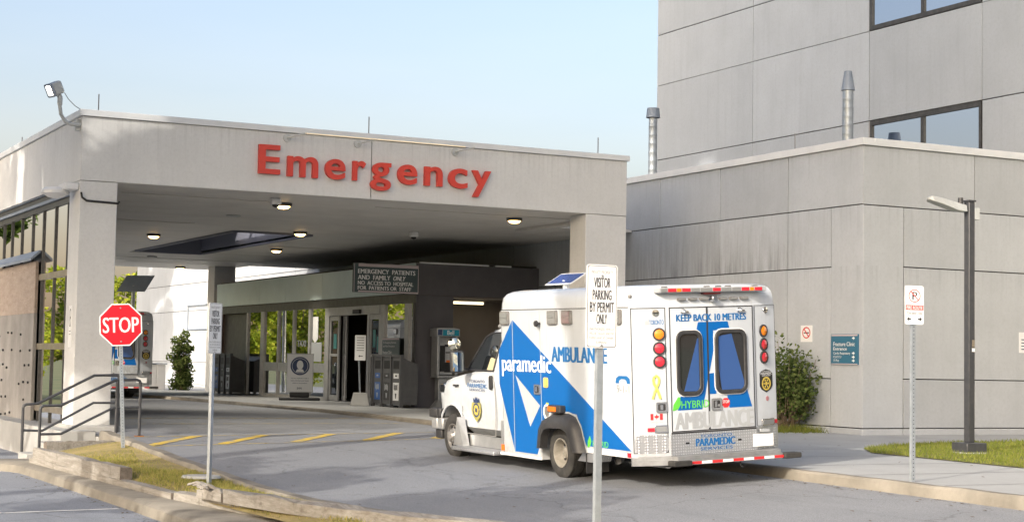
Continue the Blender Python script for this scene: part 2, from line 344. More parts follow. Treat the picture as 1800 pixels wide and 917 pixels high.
def parent_off(p):
    v = Vector((0, 0, 0))
    while p is not None:
        if p in LOCAL: return v
        v = v+p.location; p = p.parent
    return v
def tag(o, label, cat, group=None, kind=None):
    o['label'] = label; o['category'] = cat
    if group: o['group'] = group
    if kind: o['kind'] = kind
    return o
def struct(o): o['kind'] = 'structure'; return o
def stuff(o, label, cat): return tag(o, label, cat, kind='stuff')
def thing(name, label, cat, loc, group=None, local=False, mtx=None):
    o = bpy.data.objects.new(name, None); COL.objects.link(o); o.empty_display_size = .2
    if mtx is not None: o.matrix_world = mtx
    else: o.location = loc
    if local: LOCAL.add(o)
    return tag(o, label, cat, group)
def copy_tree(o, parent=None):
    c = o.copy(); COL.objects.link(c)
    if parent: c.parent = parent
    for ch in o.children: copy_tree(ch, c)
    return c
def sm(t): t = min(1, max(0, t)); return t*t*(3-2*t)
def road(x, y):
    s = .0526*(1-sm((y-20)/15.)); return .06+.0108*(min(y, 40)-20)+s*(x-14.3)
def zsw(x, y): return min(.2+.0075*(y-20), .36)
def heightgrid(xs, ys, fz, dz=0.):
    m = MB(); nx = len(xs); vs_ = [(x, y, fz(x, y)+dz) for y in ys for x in xs]
    return m.add(vs_, [(j*nx+i, j*nx+i+1, (j+1)*nx+i+1, (j+1)*nx+i) for j in range(len(ys)-1) for i in range(nx-1)])
def lin(a, b, n): return [a+(b-a)*i/(n-1) for i in range(n)]

# ------------------------------------------------------------------ setting: ground, roads, pavements
struct(MB().add([(-400, -300, -.9), (600, -300, -.9), (600, 900, -.9), (-400, 900, -.9)], [(0, 1, 2, 3)]).build('ground', 'ground'))
struct(MB().add([(-70, -40, -.42), (5.95, -40, -.42), (5.95, 31.2, -.42), (6.9, 31.2, -.42), (6.9, 60, -.42), (-70, 60, -.42)], [(0, 1, 2, 3, 4, 5)]).build('parking_lot', 'asph2'))
def lefted(y): return 7.72 + (0 if y > 21.5 else .055*(21.5-y)**1.55)
def curbx(y): return 14.3 if y < 28 else 14.3+1.15*sm((y-28)/4.5)-.045*max(0, y-36)
ysr = lin(-12, 92, 105)
m = MB(); NX = 15
for y in ysr:
    a = lefted(max(y, 11)) - .2 if y < 33.5 else 7.7
    b = curbx(y)+.3
    m.v += [Vector((a+(b-a)*i/(NX-1), y, road(a+(b-a)*i/(NX-1), y))) for i in range(NX)]
m.f = [(j*NX+i, j*NX+i+1, (j+1)*NX+i+1, (j+1)*NX+i) for j in range(len(ysr)-1) for i in range(NX-1)]
struct(m.build('driveway', 'asph'))
# sidewalks on the right, under the canopy and along the wing
m = MB()
ys = lin(-12, 62, 75)
vs_ = []
for y in ys:
    a = curbx(y)+.16; b = 23.0 if y > 27 else 60
    if y > 41: b = 19.0
    vs_ += [(a+(b-a)*i/6, y, zsw(0, y)) for i in range(7)]
m.add(vs_, [(j*7+i, j*7+i+1, (j+1)*7+i+1, (j+1)*7+i) for j in range(len(ys)-1) for i in range(6)])
struct(m.build('sidewalk', 'walk'))
m = MB()   # scored joints of the pavement
for y in list(lin(9, 26.5, 11))+list(lin(33, 60, 18)):
    x1 = 18.2
    m.add([(curbx(y)+.18, y-.012, zsw(0, y)+.004), (x1, y-.012, zsw(0, y)+.004), (x1, y+.012, zsw(0, y)+.004), (curbx(y)+.18, y+.012, zsw(0, y)+.004)], [(0, 1, 2, 3)])
struct(m.build('pavement', 'joint'))
def kerbrun(name, xf, ys, wdt, top, foot, mat='kerb'):
    m = MB(); rings = []
    for y in ys:
        j = rnd.uniform(-.012, .012); x = xf(y)
        rings.append([Vector((x+j, y, foot(x, y))), Vector((x+wdt, y, foot(x, y))), Vector((x+wdt, y, top(x, y)+j*.4)), Vector((x+.03+j, y, top(x, y)+j*.6)), Vector((x+j, y, top(x, y)-.035))])
    m.loft(rings); return struct(m.build(name, mat, smooth=40))
kerbrun('kerb', curbx, lin(-10, 61, 140), .17, lambda x, y: zsw(x, y)+.003, lambda x, y: road(x, y)-.1)
kerbrun('kerb', lambda y: lefted(max(y, 11))-.2, lin(-2, 31.0, 90), .2, lambda x, y: road(x, y)+.1, lambda x, y: road(x, y)-.25)
# painted markings
def strip(m, pts, wd, dz=.005, f=road, n=14):
    (x0, y0), (x1, y1) = pts; L = math.hypot(x1-x0, y1-y0); nx, ny = -(y1-y0)/L*wd/2, (x1-x0)/L*wd/2; vs_ = []
    for i in range(n):
        t = i/(n-1); x, y = x0+(x1-x0)*t, y0+(y1-y0)*t
        vs_ += [(x+nx, y+ny, f(x+nx, y+ny)+dz), (x-nx, y-ny, f(x-nx, y-ny)+dz)]
    m.add(vs_, [(2*i, 2*i+1, 2*i+3, 2*i+2) for i in range(n-1)])
m = MB(); strip(m, ((7.95, 30.72), (14.4, 30.72)), .10); strip(m, ((7.9, 28.88), (14.2, 28.88)), .10)
struct(m.build('road_marking', 'yfaint'))
m = MB()
for x in (7.9, 9.25, 10.62, 12.05, 13.45): strip(m, ((x, 28.95), (x+1.4, 30.66)), .21, .008)
struct(m.build('road_marking', 'yline'))
m = MB(); strip(m, ((8.2, 34.2), (15.1, 34.2)), .12); strip(m, ((8.2, 36.6), (15.1, 36.6)), .12); struct(m.build('road_marking', 'yfaint'))
m = MB(); strip(m, ((1.5, 21.55), (5.65, 22.1)), .1, f=lambda x, y: -.42); strip(m, ((1.5, 18.9), (5.55, 19.4)), .1, f=lambda x, y: -.42); struct(m.build('lot_marking', 'wline'))
# kerb of the parking lot
def lotx(y): return 5.8-.02*max(0, 22-y)+(0 if y < 29 else -.9*((y-29)/1.6)**2)
m = MB(); rings = []
for y in lin(6, 30.6, 70):
    x = lotx(y); j = rnd.uniform(-.015, .015)
    rings.append([Vector((x-.07, y, -.5)), Vector((6.5+.04*max(0, 22-y), y, -.5)), Vector((6.5+.04*max(0, 22-y), y, -.26)), Vector((x+.02+j, y, -.26+j*.3)), Vector((x-.04+j, y, -.3))])
m.loft(rings); struct(m.build('kerb', 'kerb', smooth=40))
# grass strip between timbers and driveway
def tx(y): return 6.12+.02*(29-y)+.006*max(0, 22-y)**1.5
def gz(x, y):
    a = tx(y)+.1; b = lefted(max(y, 11))-.2; t = min(1, max(0, (x-a)/(b-a)))
    z0 = -.10-.11*max(0, 1-t/.16); z1 = road(b, y)+.03
    return z0+(z1-z0)*t+.05*math.sin(x*3.1+y*1.3)*math.sin(y*2.1)*t*(1-t)*2
m = MB(); vs_ = []; ys = lin(8, 29.6, 60)
for y in ys:
    a, b = tx(y)+.02, lefted(max(y, 11))-.19
    vs_ += [(a+(b-a)*i/8, y, gz(a+(b-a)*i/8, y)) for i in range(9)]
m.add(vs_, [(j*9+i, j*9+i+1, (j+1)*9+i+1, (j+1)*9+i) for j in range(59) for i in range(8)])
struct(m.build('grass_verge', 'drygrass'))
m = MB()
def blade(m, x, y, z, h, wd):
    a = rnd.uniform(0, 2*PI); l = rnd.uniform(.2, .9)*h; b = rnd.uniform(0, 2*PI)
    dx, dy = math.cos(a)*wd, math.sin(a)*wd
    m.add([(x-dx, y-dy, z), (x+dx, y+dy, z), (x+math.cos(b)*l, y+math.sin(b)*l, z+h)], [(0, 1, 2)])
for i in range(26000):
    y = 13.5+16*rnd.random()**1.0; a, b = tx(y)+.06, lefted(y)-.22; x = rnd.uniform(a, b)
    cl = math.sin(x*2.3+y*.7)+math.sin(y*1.7-x)+math.sin(y*.6+1)
    if cl < -.9 and rnd.random() < .75: continue
    blade(m, x, y, gz(x, y)-.005, rnd.uniform(.02, .065)*(1+.25*cl), .006)
stuff(m.build('verge_grass', 'blade2', smooth=0), 'dry yellowing grass on the strip between weathered timbers and driveway kerb', 'grass')
# lawn by the lamp
LW = [(18.2, 21.9), (18.95, 23.0), (20.2, 23.75), (21.9, 24.35), (24.3, 24.6), (29, 24.7), (29, 14.2), (18.3, 14.2), (18.12, 18.3)]
m = MB().add([(x, y, zsw(x, y)+.012) for x, y in LW], [tuple(range(len(LW)))[::-1]]); struct(m.build('lawn', 'lawn'))
def inpoly(x, y, P_):
    c = False; n = len(P_)
    for i in range(n):
        (x1, y1), (x2, y2) = P_[i], P_[(i+1) % n]
        if (y1 > y) != (y2 > y) and x < (x2-x1)*(y-y1)/(y2-y1)+x1: c = not c
    return c
m = MB(); k = 0
while k < 30000:
    x, y = rnd.uniform(18, 26), rnd.uniform(16, 24.7)
    if not inpoly(x, y, LW): continue
    k += 1; blade(m, x, y, zsw(x, y)+.008, rnd.uniform(.03, .085), .007)
stuff(m.build('lawn_grass', 'blade', smooth=0), 'short green and yellow lawn around the black lamp post', 'grass')

# ------------------------------------------------------------------ buildings
def panels(fr, rects, gap=.022, d=.035):
    m = MB()
    for x0, x1, y0, y1 in rects: m.plate(fr, rect(x0+gap/2, x1-gap/2, y0+gap/2, y1-gap/2), 0, d)
    return m
# low wing, corner at (22.3, 27.1)
wing = thing('hospital_wing', 'low concrete panelled wing with pale metal coping behind the lamp post', 'building', (22.3, 27.1, .2))
XW, YW = 22.335, 27.135
MB().box((XW, YW, -.2), (60, 84, 6.28)).build('wall_core', 'joint', wing)
fl = Fr((XW, 0, 0), (0, -1, 0)); rr = []
jy = [27.1, 29.67]+[29.67+2.63*i for i in range(1, 22)]
for a, b in zip(jy, jy[1:]):
    rr.append((-b, -a, 5.04, 6.28))
    a2 = 28.15 if a == 27.1 else a
    rr += [(-b, -a2, 3.77, 5.04), (-b, -a2, 1.4, 3.77), (-b, -a2, .39, 1.4), (-b, -a2, -.1, .39)]
rr += [(-28.15, -27.1, .39, 5.04), (-28.15, -27.1, -.1, .39)]
panels(fl, rr).build('wall_panels', 'conc_l', wing, bevel=.008)
ff = Fr((0, YW, 0), (1, 0, 0)); rr = []
jx = [22.3, 25.36, 28.4, 31.5, 34.6, 37.7, 41, 45, 50]
for a, b in zip(jx, jx[1:]):
    rr.append((a, b, 5.03, 6.28)); a2 = 23.39 if a == 22.3 else a
    rr += [(a2, b, 3.77, 5.03), (a2, b, 1.42, 3.77), (a2, b, .39, 1.42), (a2, b, -.1, .39)]
rr += [(22.3, 23.39, .39, 5.03), (22.3, 23.39, -.1, .39)]
panels(ff, rr).build('wall_panels', 'conc', wing, bevel=.008)
m = MB(); m.box((22.24, 27.04, 6.275), (22.55, 84, 6.43)); m.box((22.551, 27.04, 6.275), (60, 27.35, 6.43)); m.build('coping', 'coping', wing, bevel=.01)
MB().box((22.56, 27.36, 6.2), (60, 84, 6.34)).build('roof', 'joint', wing)
# tower behind
tower = thing('hospital_tower', 'tall pale concrete hospital block with dark framed windows rising behind the low wing', 'building', (29, 45.7, 0))
XT = 29.0; ft = Fr((XT+.035, 0, 0), (0, -1, 0))
MB().box((XT+.035, -5, 0), (60, 45.66, 30)).build('wall_core', 'joint', tower)
jt = [45.7, 40.37, 35.02, 30.74, 25.4, 20.1, 15]; rows = []
heads = [4.2, 8.3, 12.42, 16.55, 20.7]; rr = []
for z in heads:
    for a, b in zip(jt, jt[1:]):
        win = (a in (35.02, 20.1))
        rr.append((-a, -b, z, z+2.45))
        if not win: rr.append((-a, -b, z-1.68, z))
panels(ft, rr, .024, .035).build('wall_panels', 'conc_t', tower, bevel=.008)
for z in heads:
    for a, b in ((35.02, 30.74), (20.1, 15)):
        wn = MB(); o0 = rect(-a+.012, -b-.012, z-1.66, z-.012); mid = -(a+b)/2-.02
        wn.ring(ft, o0, rect(-a+.13, -b-.10, z-1.54, z-.14), -.02, .05)
        wn.plate(ft, rect(mid-.06, mid+.06, z-1.54, z-.14), -.02, .045)
        wo = wn.build('window', 'darkframe', tower)
        g = MB(); g.plate(ft, rect(-a+.12, mid, z-1.55, z-.13), -.02, .004); g.plate(ft, rect(mid, -b-.09, z-1.55, z-.13), -.02, .004); g.build('pane', 'glassT', wo)
# emergency canopy
XL, XR, YF, YB, ZB, ZT = 7.34, 19.79, 32.42, 62.5, 5.01, 6.28
can = thing('emergency_canopy', 'wide flat concrete canopy roofing the drive-through, on square columns', 'canopy', (XL, YF, .2))
SKR = (13.70, 16.0, 42.5, 52.7)
MB().box((XL+.03, YF+.03, ZB+.1), (XR-.03, SKR[2], ZT)).box((XL+.03, SKR[3], ZB+.1), (XR-.03, 59.2, ZT)).box((XL+.03, SKR[2]+.001, ZB+.1), (SKR[0], SKR[3]-.001, ZT)).box((SKR[1], SKR[2]+.001, ZB+.1), (XR-.03, SKR[3]-.001, ZT)).box((XL+.03, 59.201, ZB+.1), (19.6, YB-.03, ZT)).box((XR-.029, 37.4, ZB+.1), (22.29, 58.7, ZT-.002)).build('roof', 'joint', can)
fcan = Fr((0, YF+.03, 0), (1, 0, 0))
panels(fcan, [(XL+.004, 13.45, ZB, ZT), (13.45, XR, ZB, ZT)], .02, .03).build('fascia', 'conc_c', can)
flc = Fr((XL+.03, 0, 0), (0, -1, 0))
panels(flc, [(-YF-6.2*(i+1)+(.0 if i else 0), -YF-6.2*i-(.004 if i == 0 else 0), ZB, ZT) for i in range(4)], .02, .03).build('fascia', 'conc_c', can)
panels(Fr((XR-.03, 0, 0), (0, 1, 0)), [(YF+.004, 37.4, ZB, ZT)], .01, .03).build('fascia', 'conc_c', can)
panels(Fr((0, 37.4, 0), (1, 0, 0)), [(XR+.02, 22.25, ZB, ZT)], .01, .03).build('fascia', 'conc_c', can)
panels(Fr((0, YB-.03, 0), (-1, 0, 0)), [(-19.6, -XL, ZB, ZT)], .01, .03).build('fascia', 'conc_c', can)
m = MB(); m.box((XL-.05, YF-.05, ZT), (XR+.05, YF+.25, ZT+.125)); m.box((XL-.05, YF+.251, ZT), (XL+.25, YB, ZT+.125)); m.box((XR-.25, YF+.251, ZT), (XR+.05, 37.4, ZT+.125))
m.build('coping', 'coping', can, bevel=.008)
# soffit planks, a recessed skylight between X 13.8..15.9, Y 42.6..52.6
SK = (13.8, 15.9, 42.6, 52.6); m = MB(); tr_ = MB(); y = YF+.06; pw = 1.25
while y < YB-.1:
    y1 = min(y+pw-.025, YB-.05)
    xs = [(XL+.06, XR-.02 if y1 < 59 else 19.58)]
    if y1 > 37.45 and y < 58.6: xs = [(XL+.06, 22.28)]
    if y1 > SK[2]+.01 and y < SK[3]-.01: xs = [(xs[0][0], SK[0]), (SK[1], xs[0][1])]
    for a, b in xs: m.box((a, y, ZB+rnd.uniform(0, .006)), (b, y1, ZB+.06))
    y += pw
m.build('soffit', 'soffit', can)
m = MB(); m.box((SK[0]-.09, SK[2]-.02, ZB-.05), (SK[0], SK[3]+.02, ZT+.1)).box((SK[1], SK[2]-.02, ZB-.05), (SK[1]+.09, SK[3]+.02, ZT+.1)).box((SK[0]+.001, SK[2]-.1, ZB-.05), (SK[1]-.001, SK[2], ZT+.1)).box((SK[0]+.001, SK[3], ZB-.05), (SK[1]-.001, SK[3]+.1, ZT+.1))
m.build('skylight_frame', 'drywell', can)
m = MB(); [m.box((SK[0], y_-.05, ZB+.85), (SK[1], y_+.05, ZB+1.0)) for y_ in (44.0, 45.5, 47.0)]; m.build('skylight_bars', 'darkframe', can); MB().box((SK[0], 48.4, ZB+.95), (SK[1], SK[3], ZB+1.05)).build('skylight_blocker', 'drywell', can)  # far lid added to hide the sky, sized to dim the recess
m = MB(); m.box((XR-.32, YF+.06, ZB-.07), (XR-.03, 37.3, ZB-.001)); m.build('edge_beam', 'soffit', can)
m = MB()
for (a, b, c, d) in ((8.6, 11.9, 34.2, 34.4), (9.6, 12.2, 41.0, 41.15), (8.7, 11.2, 45.5, 45.6), (8.7, 10.6, 49.6, 49.7), (14.2, 19.4, 33.9, 34.02), (16.5, 19.2, 47.7, 47.8), (13.2, 19.4, 56.2, 56.3)):
    MB().box((a, c, ZB-.014), (b, c+.05, ZB+.004)).build('soffit_trim', 'soffit_hi', can)
def column(a, b, z0):
    m = MB(); m.box((a[0]+.02, a[1]+.02, z0), (b[0]-.02, b[1]-.02, ZB-.005)); co = m.build('column', 'joint', can)
    fr = Fr((0, a[1]+.02, 0), (1, 0, 0)); p = panels(fr, [(a[0]+.004, b[0]-.004, z0, ZB)], .006, .02)
    for fr_, q in ((Fr((a[0]+.02, 0, 0), (0, -1, 0)), (-b[1], -a[1]-.004)), (Fr((b[0]-.02, 0, 0), (0, 1, 0)), (a[1]+.004, b[1]))): p.plate(fr_, rect(q[0], q[1], z0+.003, ZB-.003), 0, .02)
    p.plate(Fr((0, b[1]-.02, 0), (-1, 0, 0)), rect(-b[0]+.004, -a[0]-.004, z0+.003, ZB-.003), 0, .02)
    p.build('column_cladding', 'conc_c', co, bevel=.006)
column((XL, YF+.004, .1), (8.07, YF+.9, 0), .25); column((18.72, YF+.004, .1), (XR, YF+.72, 0), .2); column((18.55, 59.6, .3), (19.35, 60.4, 0), .3)
# concrete plinth under the left column
pl = MB(); pl.box((6.86, 31.25, -.6), (7.52, 40, .2)); pl.box((7.521, 31.0, -.6), (8.38, 34.2, .10)); pl.box((7.24, 31.9, .1005), (8.16, 33.6, .26)); pl.box((7.5201, 34.21, -.5), (8.3, 60, .2))
tag(pl.build('concrete_plinth', 'block', bevel=.012, loc=(7.5, 32, 0)), 'pale chipped concrete plinth under the left front canopy column', 'plinth')
# glazed screen along the left edge
scr = thing('glazed_screen', 'tall reflective glass screen with dark mullions left of the front column', 'glass screen', (7.45, 33.8, .2))
fg = Fr((7.45, 0, 0), (0, -1, 0)); ym = [33.42, 33.8, 34.96, 36.15, 37.28, 38.49, 39.63, 40.61, 41.75, 42.9, 44.1, 45.3, 46.5, 47.7]
m = MB(); pane = MB()
for y in ym: m.plate(fg, rect(-y-.035, -y+.035, .2, 4.68), -.05, .03)
m.plate(fg, rect(-47.7, -33.4, 4.681, 4.99), -.06, .04); m.build('mullions', 'darkframe', scr)
m = MB(); m.plate(fg, rect(-47.7, -33.4, 4.80, 4.86), .041, .10); m.plate(fg, rect(-47.7, -33.4, 4.99, 5.005), .03, .09); m.build('head_flashing', 'duct', scr)
tr2 = MB()
for z in (3.2, 1.72, .42):
    tr2.plate(fg, rect(-47.7, -33.46, z, z+.13), -.045, .04)
tr2.build('transom', 'bronze', scr)
for a, b in zip(ym, ym[1:]):
    p = MB()
    for z0, z1 in ((.2, .42), (.55, 1.72), (1.85, 3.2), (3.33, 4.68)): p.plate(fg, rect(-b+.035, -a-.035, z0, z1), -.012, .0)
    p.build('pane', 'glassW', scr)
m = MB(); m.box((7.33, 36.35, -.45), (7.41, 41.5, 2.5)); hb = thing('plywood_hoarding', 'weathered plywood hoarding on a pitted concrete base at far left', 'hoarding', (7.35, 36.5, -.4))
m.build('base_panel', 'hoardconc', hb, bevel=.01)
MB().box((7.34, 36.37, 2.502), (7.41, 41.5, 3.62)).build('plywood_panel', 'ply', hb, bevel=.006)
m = MB(); m.add([(7.22, 36.3, 3.62), (7.22, 41.5, 3.62), (7.42, 41.5, 3.80), (7.42, 36.3, 3.80), (7.22, 36.3, 3.68), (7.22, 41.5, 3.68), (7.42, 41.5, 3.86), (7.42, 36.3, 3.86)], [(0, 1, 2, 3), (4, 5, 6, 7), (0, 1, 5, 4), (3, 2, 6, 7), (0, 3, 7, 4), (1, 2, 6, 5)])
m.build('drip_cap', 'duct', hb)
fh = Fr((7.33, 0, 0), (0, -1, 0)); r2 = random.Random(3); fhe = Fr((0, 33.32, 0), (1, 0, 0))
for i in range(10):
    for j in range(7):
        if r2.random() < .55: MB().lathe(fh(-36.6-.5*i+r2.uniform(-.05, .05), -.1+.36*j+r2.uniform(-.04, .04)), (-1, 0, 0), [(0, .026), (.03, .026), (.034, .015), (.034, .0)], 8).build('anchor_bolt', 'black', hb)

# entrance vestibule
ves = thing('entrance_vestibule', 'dark emergency entrance block with pale green fascia, glazing and sliding doors', 'entrance', (18.5, 41.2, .34))
XV, YV = 18.5, 41.2
m = MB(); m.box((18.56, YV+.06, 3.4), (22.28, 59, 4.24)); m.box((20.0, 43.2, .3), (20.1, 59, 3.4)); m.box((18.56, 58.9, .3), (22.2, 59, 3.4)); m.box((22.1, 41.3, .3), (22.25, 58.9, 3.4)); m.build('core', 'inter', ves)
MB().box((18.52, 41.3, .3), (20.0, 58.9, .372)).build('floor', 'walk', ves)
fv = Fr((XV+.06, 0, 0), (0, -1, 0)); fe = Fr((0, YV+.06, 0), (1, 0, 0))
panels(fv, [(-59, -54.2, 3.46, 4.3), (-54.2, -51.57, 3.46, 4.3), (-51.57, -48.24, 3.46, 4.3), (-48.24, -44.62, 3.46, 4.3), (-44.62, -41.28, 3.46, 4.3)], .02, .09).build('fascia', 'teal', ves)
m = MB(); m.plate(fv, rect(-59, -41.21, 3.2, 3.455), -.02, .03); m.build('header', 'darkframe', ves)
m = MB(); m.plate(fe, rect(18.51, 22.28, 3.42, 4.28), 0, .06); m.plate(fe, rect(18.51, 19.62, .3, 3.41), 0, .06); m.plate(fe, rect(22.0, 22.28, .3, 3.41), 0, .06)
m.plate(fv, rect(-41.26, -41.2, .3, 3.46), -.02, .055); m.build('front_cladding', 'dark', ves)
m = MB(); m.plate(fv, rect(-41.38, -41.265, .3, 3.2), -.02, .08); m.build('side_cladding', 'darkframe', ves); m = MB(); m.plate(fv, rect(-59, -55.66, .3, 3.2), -.3, -.2); m.build('side_cladding', 'darkframe', ves)
m = MB(); m.box((18.6, YV, 4.281), (20.7, YV+.12, 4.32)); m.box((20.9, YV, 4.281), (21.4, YV+.12, 4.32)); m.build('flashing', 'whited', ves)
MB().box((18.55, 41.3, 4.305), (22.25, 58.8, 4.34)).build('roof', 'joint', ves)
m = MB(); m.box((19.62, 43.0, .3), (22.0, 43.1, 3.41)); m.box((19.54, YV+.07, .3), (19.62, 43.1, 3.41)); m.box((22.0, YV+.07, .3), (22.08, 43.1, 3.41)); m.box((19.62, YV+.07, 3.36), (22, 43.1, 3.40)); m.build('alcove', 'alcove', ves)
m = MB()
for a, b in ((55.62, 55.5), (54.1, 53.75), (52.42, 52.3), (50.95, 50.83), (49.5, 49.36), (48.05, 47.7), (44.66, 44.5), (43.72, 43.4), (41.98, 41.7)): m.plate(fv, rect(-a, -b, .37, 3.2), -.03, .05)
m.plate(fv, rect(-53.75, -48.05, .37, .47), -.03, .04); m.plate(fv, rect(-47.7, -43.72, 2.95, 3.2), -.03, .07)
m.build('mullions', 'alu', ves)
m = MB(); m.plate(fv, rect(-53.75, -48.05, 1.21, 1.5), -.03, .035); m.build('spandrel', 'silver', ves)
gl = [(55.5, 54.1), (53.75, 52.42), (52.3, 50.95), (50.83, 49.5), (49.36, 48.05)]
for i, (a, b) in enumerate(gl):
    m = MB(); m.plate(fv, rect(-a, -b, 1.5, 3.2), -.02, .0)
    if i: m.plate(fv, rect(-a, -b, .47, 1.21), -.02, .0)
    else: m.plate(fv, rect(-a, -b, .37, 1.5), -.02, .0)
    m.build('pane', 'glassF', ves)
for a, b in ((43.4, 41.98), (41.7, 41.38)):
    MB().plate(fv, rect(-a, -b, .37, 3.2), -.02, .0).build('pane', 'glassF', ves)
def leaf(a, b, dep, sheets):
    d = MB(); d.ring(fv, rect(-a, -b, .39, 2.94), rect(-a+.1, -b-.1, .55, 2.8), dep-.02, dep+.03); d.plate(fv, rect(-a+.1, -b-.1, 1.72, 1.8), dep-.02, dep+.025); do = d.build('sliding_door', 'alu', ves)
    MB().plate(fv, rect(-a+.1, -b-.1, .55, 2.8), dep-.012, dep).build('pane', 'glassD', do)
    s_ = MB()
    for u0, u1, z0, z1 in sheets: s_.plate(fv, rect(u0, u1, z0, z1), dep+.002, dep+.006)
    if sheets: s_.build('notice', 'tealsheet', do)
leaf(47.66, 46.9, .0, [(-47.4, -47.15, 1.95, 2.4)]); leaf(44.5, 43.74, .0, [(-44.32, -44.12, 2.0, 2.5), (-44.02, -43.85, 1.85, 2.3)]); leaf(46.9, 46.6, -.12, [])
m = MB(); m.plate(fv, rect(-45.6, -45.1, 2.98, 3.1), .07, .14); m.build('door_sensor', 'black', ves)
m = MB(); m.plate(fv, rect(-49.3, -48.4, 1.55, 2.15), .002, .008)
m.build('notice', 'grey', ves)
m = MB(); m.plate(fv, [(-49.2, 2.95), (-48.75, 2.95), (-48.75, 2.25), (-48.98, 2.12), (-49.2, 2.25)][::-1], .002, .008); m.build('notice', 'whited', ves)
m = MB(); m.text(fv, 'TAXI', -50.6, -49.8, 2.02, 2.22, .006, .02); m.build('door_lettering', 'grey', ves)

# pale rear wall sign things on the wing seen beyond: conduits
m = MB(); xq = 22.27
for p in ([(xq, 70.9, 5.0), (xq, 70.9, 4.1), (xq, 72.6, 4.0)], [(xq, 75.5, 1.0), (xq, 75.5, 4.0), (xq, 72, 4.0)], [(xq, 75.5, 2.9), (xq, 70.5, 2.9)]): m.tube(p, .045, 6)
tag(m.build('wall_conduit', 'duct', loc=(xq, 72, 3)), 'thin grey conduit pipes bent along the pale wall beyond the far column', 'pipe')

# ------------------------------------------------------------------ emergency letters and canopy fittings
sign = thing('emergency_sign', 'big red raised letters reading Emergency across the canopy fascia', 'sign', (11, YF, 5.4))
le = [('E', 10.93, 11.39, 5.39, 5.99), ('m', 11.55, 12.22, 5.37, 5.80), ('e', 12.38, 12.83, 5.37, 5.80), ('r', 13.0, 13.29, 5.38, 5.80), ('g', 13.41, 13.87, 5.2, 5.80), ('e', 14.03, 14.48, 5.37, 5.80), ('n', 14.66, 15.08, 5.38, 5.80), ('c', 15.23, 15.68, 5.37, 5.80), ('y', 15.8, 16.25, 5.21, 5.79)]
def letter(ch, x0, x1, z0, z1):
    c = bpy.data.curves.new('letter', 'FONT'); c.body = ch; c.size = 1; c.offset = .016; c.extrude = .05; c.resolution_u = 6
    o = bpy.data.objects.new('t', c); COL.objects.link(o); me = bpy.data.meshes.new_from_object(o.evaluated_get(bpy.context.evaluated_depsgraph_get()))
    vs_ = [v.co.copy() for v in me.vertices]; fs = [tuple(p.vertices) for p in me.polygons]; bpy.data.objects.remove(o)
    a, b = min(v.x for v in vs_), max(v.x for v in vs_); c0, e0 = min(v.y for v in vs_), max(v.y for v in vs_)
    f = Fr((0, YF, 0), (1, 0, 0)); mb = MB().add([f(x0+(v.x-a)/(b-a)*(x1-x0), z0+(v.y-c0)/(e0-c0)*(z1-z0), .055+v.z*.9) for v in vs_], fs)
    mb.build('letter', 'redletter', sign, smooth=25)
for l in le: letter(*l)
ln = thing('glow_strip', 'long thin strip with painted-in warm glow on three brackets above the red letters', 'light', (13.4, YF-.4, 6.25))
m = MB(); m.tube([(11.8, YF-.42, 6.24), (15.45, YF-.42, 6.24)], .012, 8); m.build('glow_tube', 'warmglow', ln)  # weak emission paints in the warm light on the coping edge
for x in (11.55, 13.12, 15.4):
    m = MB(); m.lathe((x, YF-.0, 6.17), (0, -1, 0), [(0, 0), (0, .085), (.03, .085), (.03, 0)], 14); m.tube([(x, YF-.02, 6.17), (x+.1, YF-.25, 6.2), (x+.28, YF-.42, 6.24)], .02, 6)
    m.build('bracket', 'lampgrey', ln)
lampspots = [(12.34, 45.37, 'glowing round ceiling lamp left of the dark canopy skylight'), (12.22, 34.42, 'glowing round ceiling lamp under the first red letters, nearest the fascia'), (15.34, 41.82, 'glowing round ceiling lamp at the near corner of the dark skylight'),
             (17.14, 48.81, 'glowing round ceiling lamp right of the skylight, above the entrance glazing'), (17.95, 34.45, 'glowing round ceiling lamp closest to the right front column'), (17.65, 61.0, 'glowing round ceiling lamp at the far end above the rear column')]
L0 = None
for x, y, lab in lampspots:
    if L0 is None:
        L0 = thing('ceiling_lamp', lab, 'lamp', (x, y, ZB), 'lamps in the canopy ceiling')
        MB().lathe((x, y, ZB-.0), (0, 0, -1), [(0, .0), (0, .19), (.05, .19), (.07, .17), (.07, .0)], 20).build('housing', 'darkframe', L0)
        MB().lathe((x, y, ZB-.07), (0, 0, -1), [(.001, .0), (.001, .15), (.045, .10), (.06, .0)], 20).build('lens', 'glow', L0)
        pt = bpy.data.lights.new('lamp_bulb', 'SPOT'); pt.energy = 330; pt.color = (1, .9, .74); pt.shadow_soft_size = .12; pt.spot_size = math.radians(98); pt.spot_blend = .6
        po = bpy.data.objects.new('lamp_bulb', pt); COL.objects.link(po); po.parent = L0; po.location = (0, 0, -.16)
    else:
        c = copy_tree(L0); c.location = (x, y, ZB); c['label'] = lab
for x, y, lab in ((11.69, 33.42, 'small white security camera under the canopy beside the front lamp'), (17.75, 39.79, 'small white security camera alone on the canopy ceiling near the sign')):
    t = thing('security_camera', lab, 'camera', (x, y, ZB)); MB().box((x-.11, y-.09, ZB-.14), (x+.11, y+.09, ZB)).build('housing', 'whited', t, bevel=.03)
    MB().lathe((x, y, ZB-.14), (0, 0, -1), [(0, .075), (.04, .065), (.07, .0)], 14).build('dome', 'black', t)
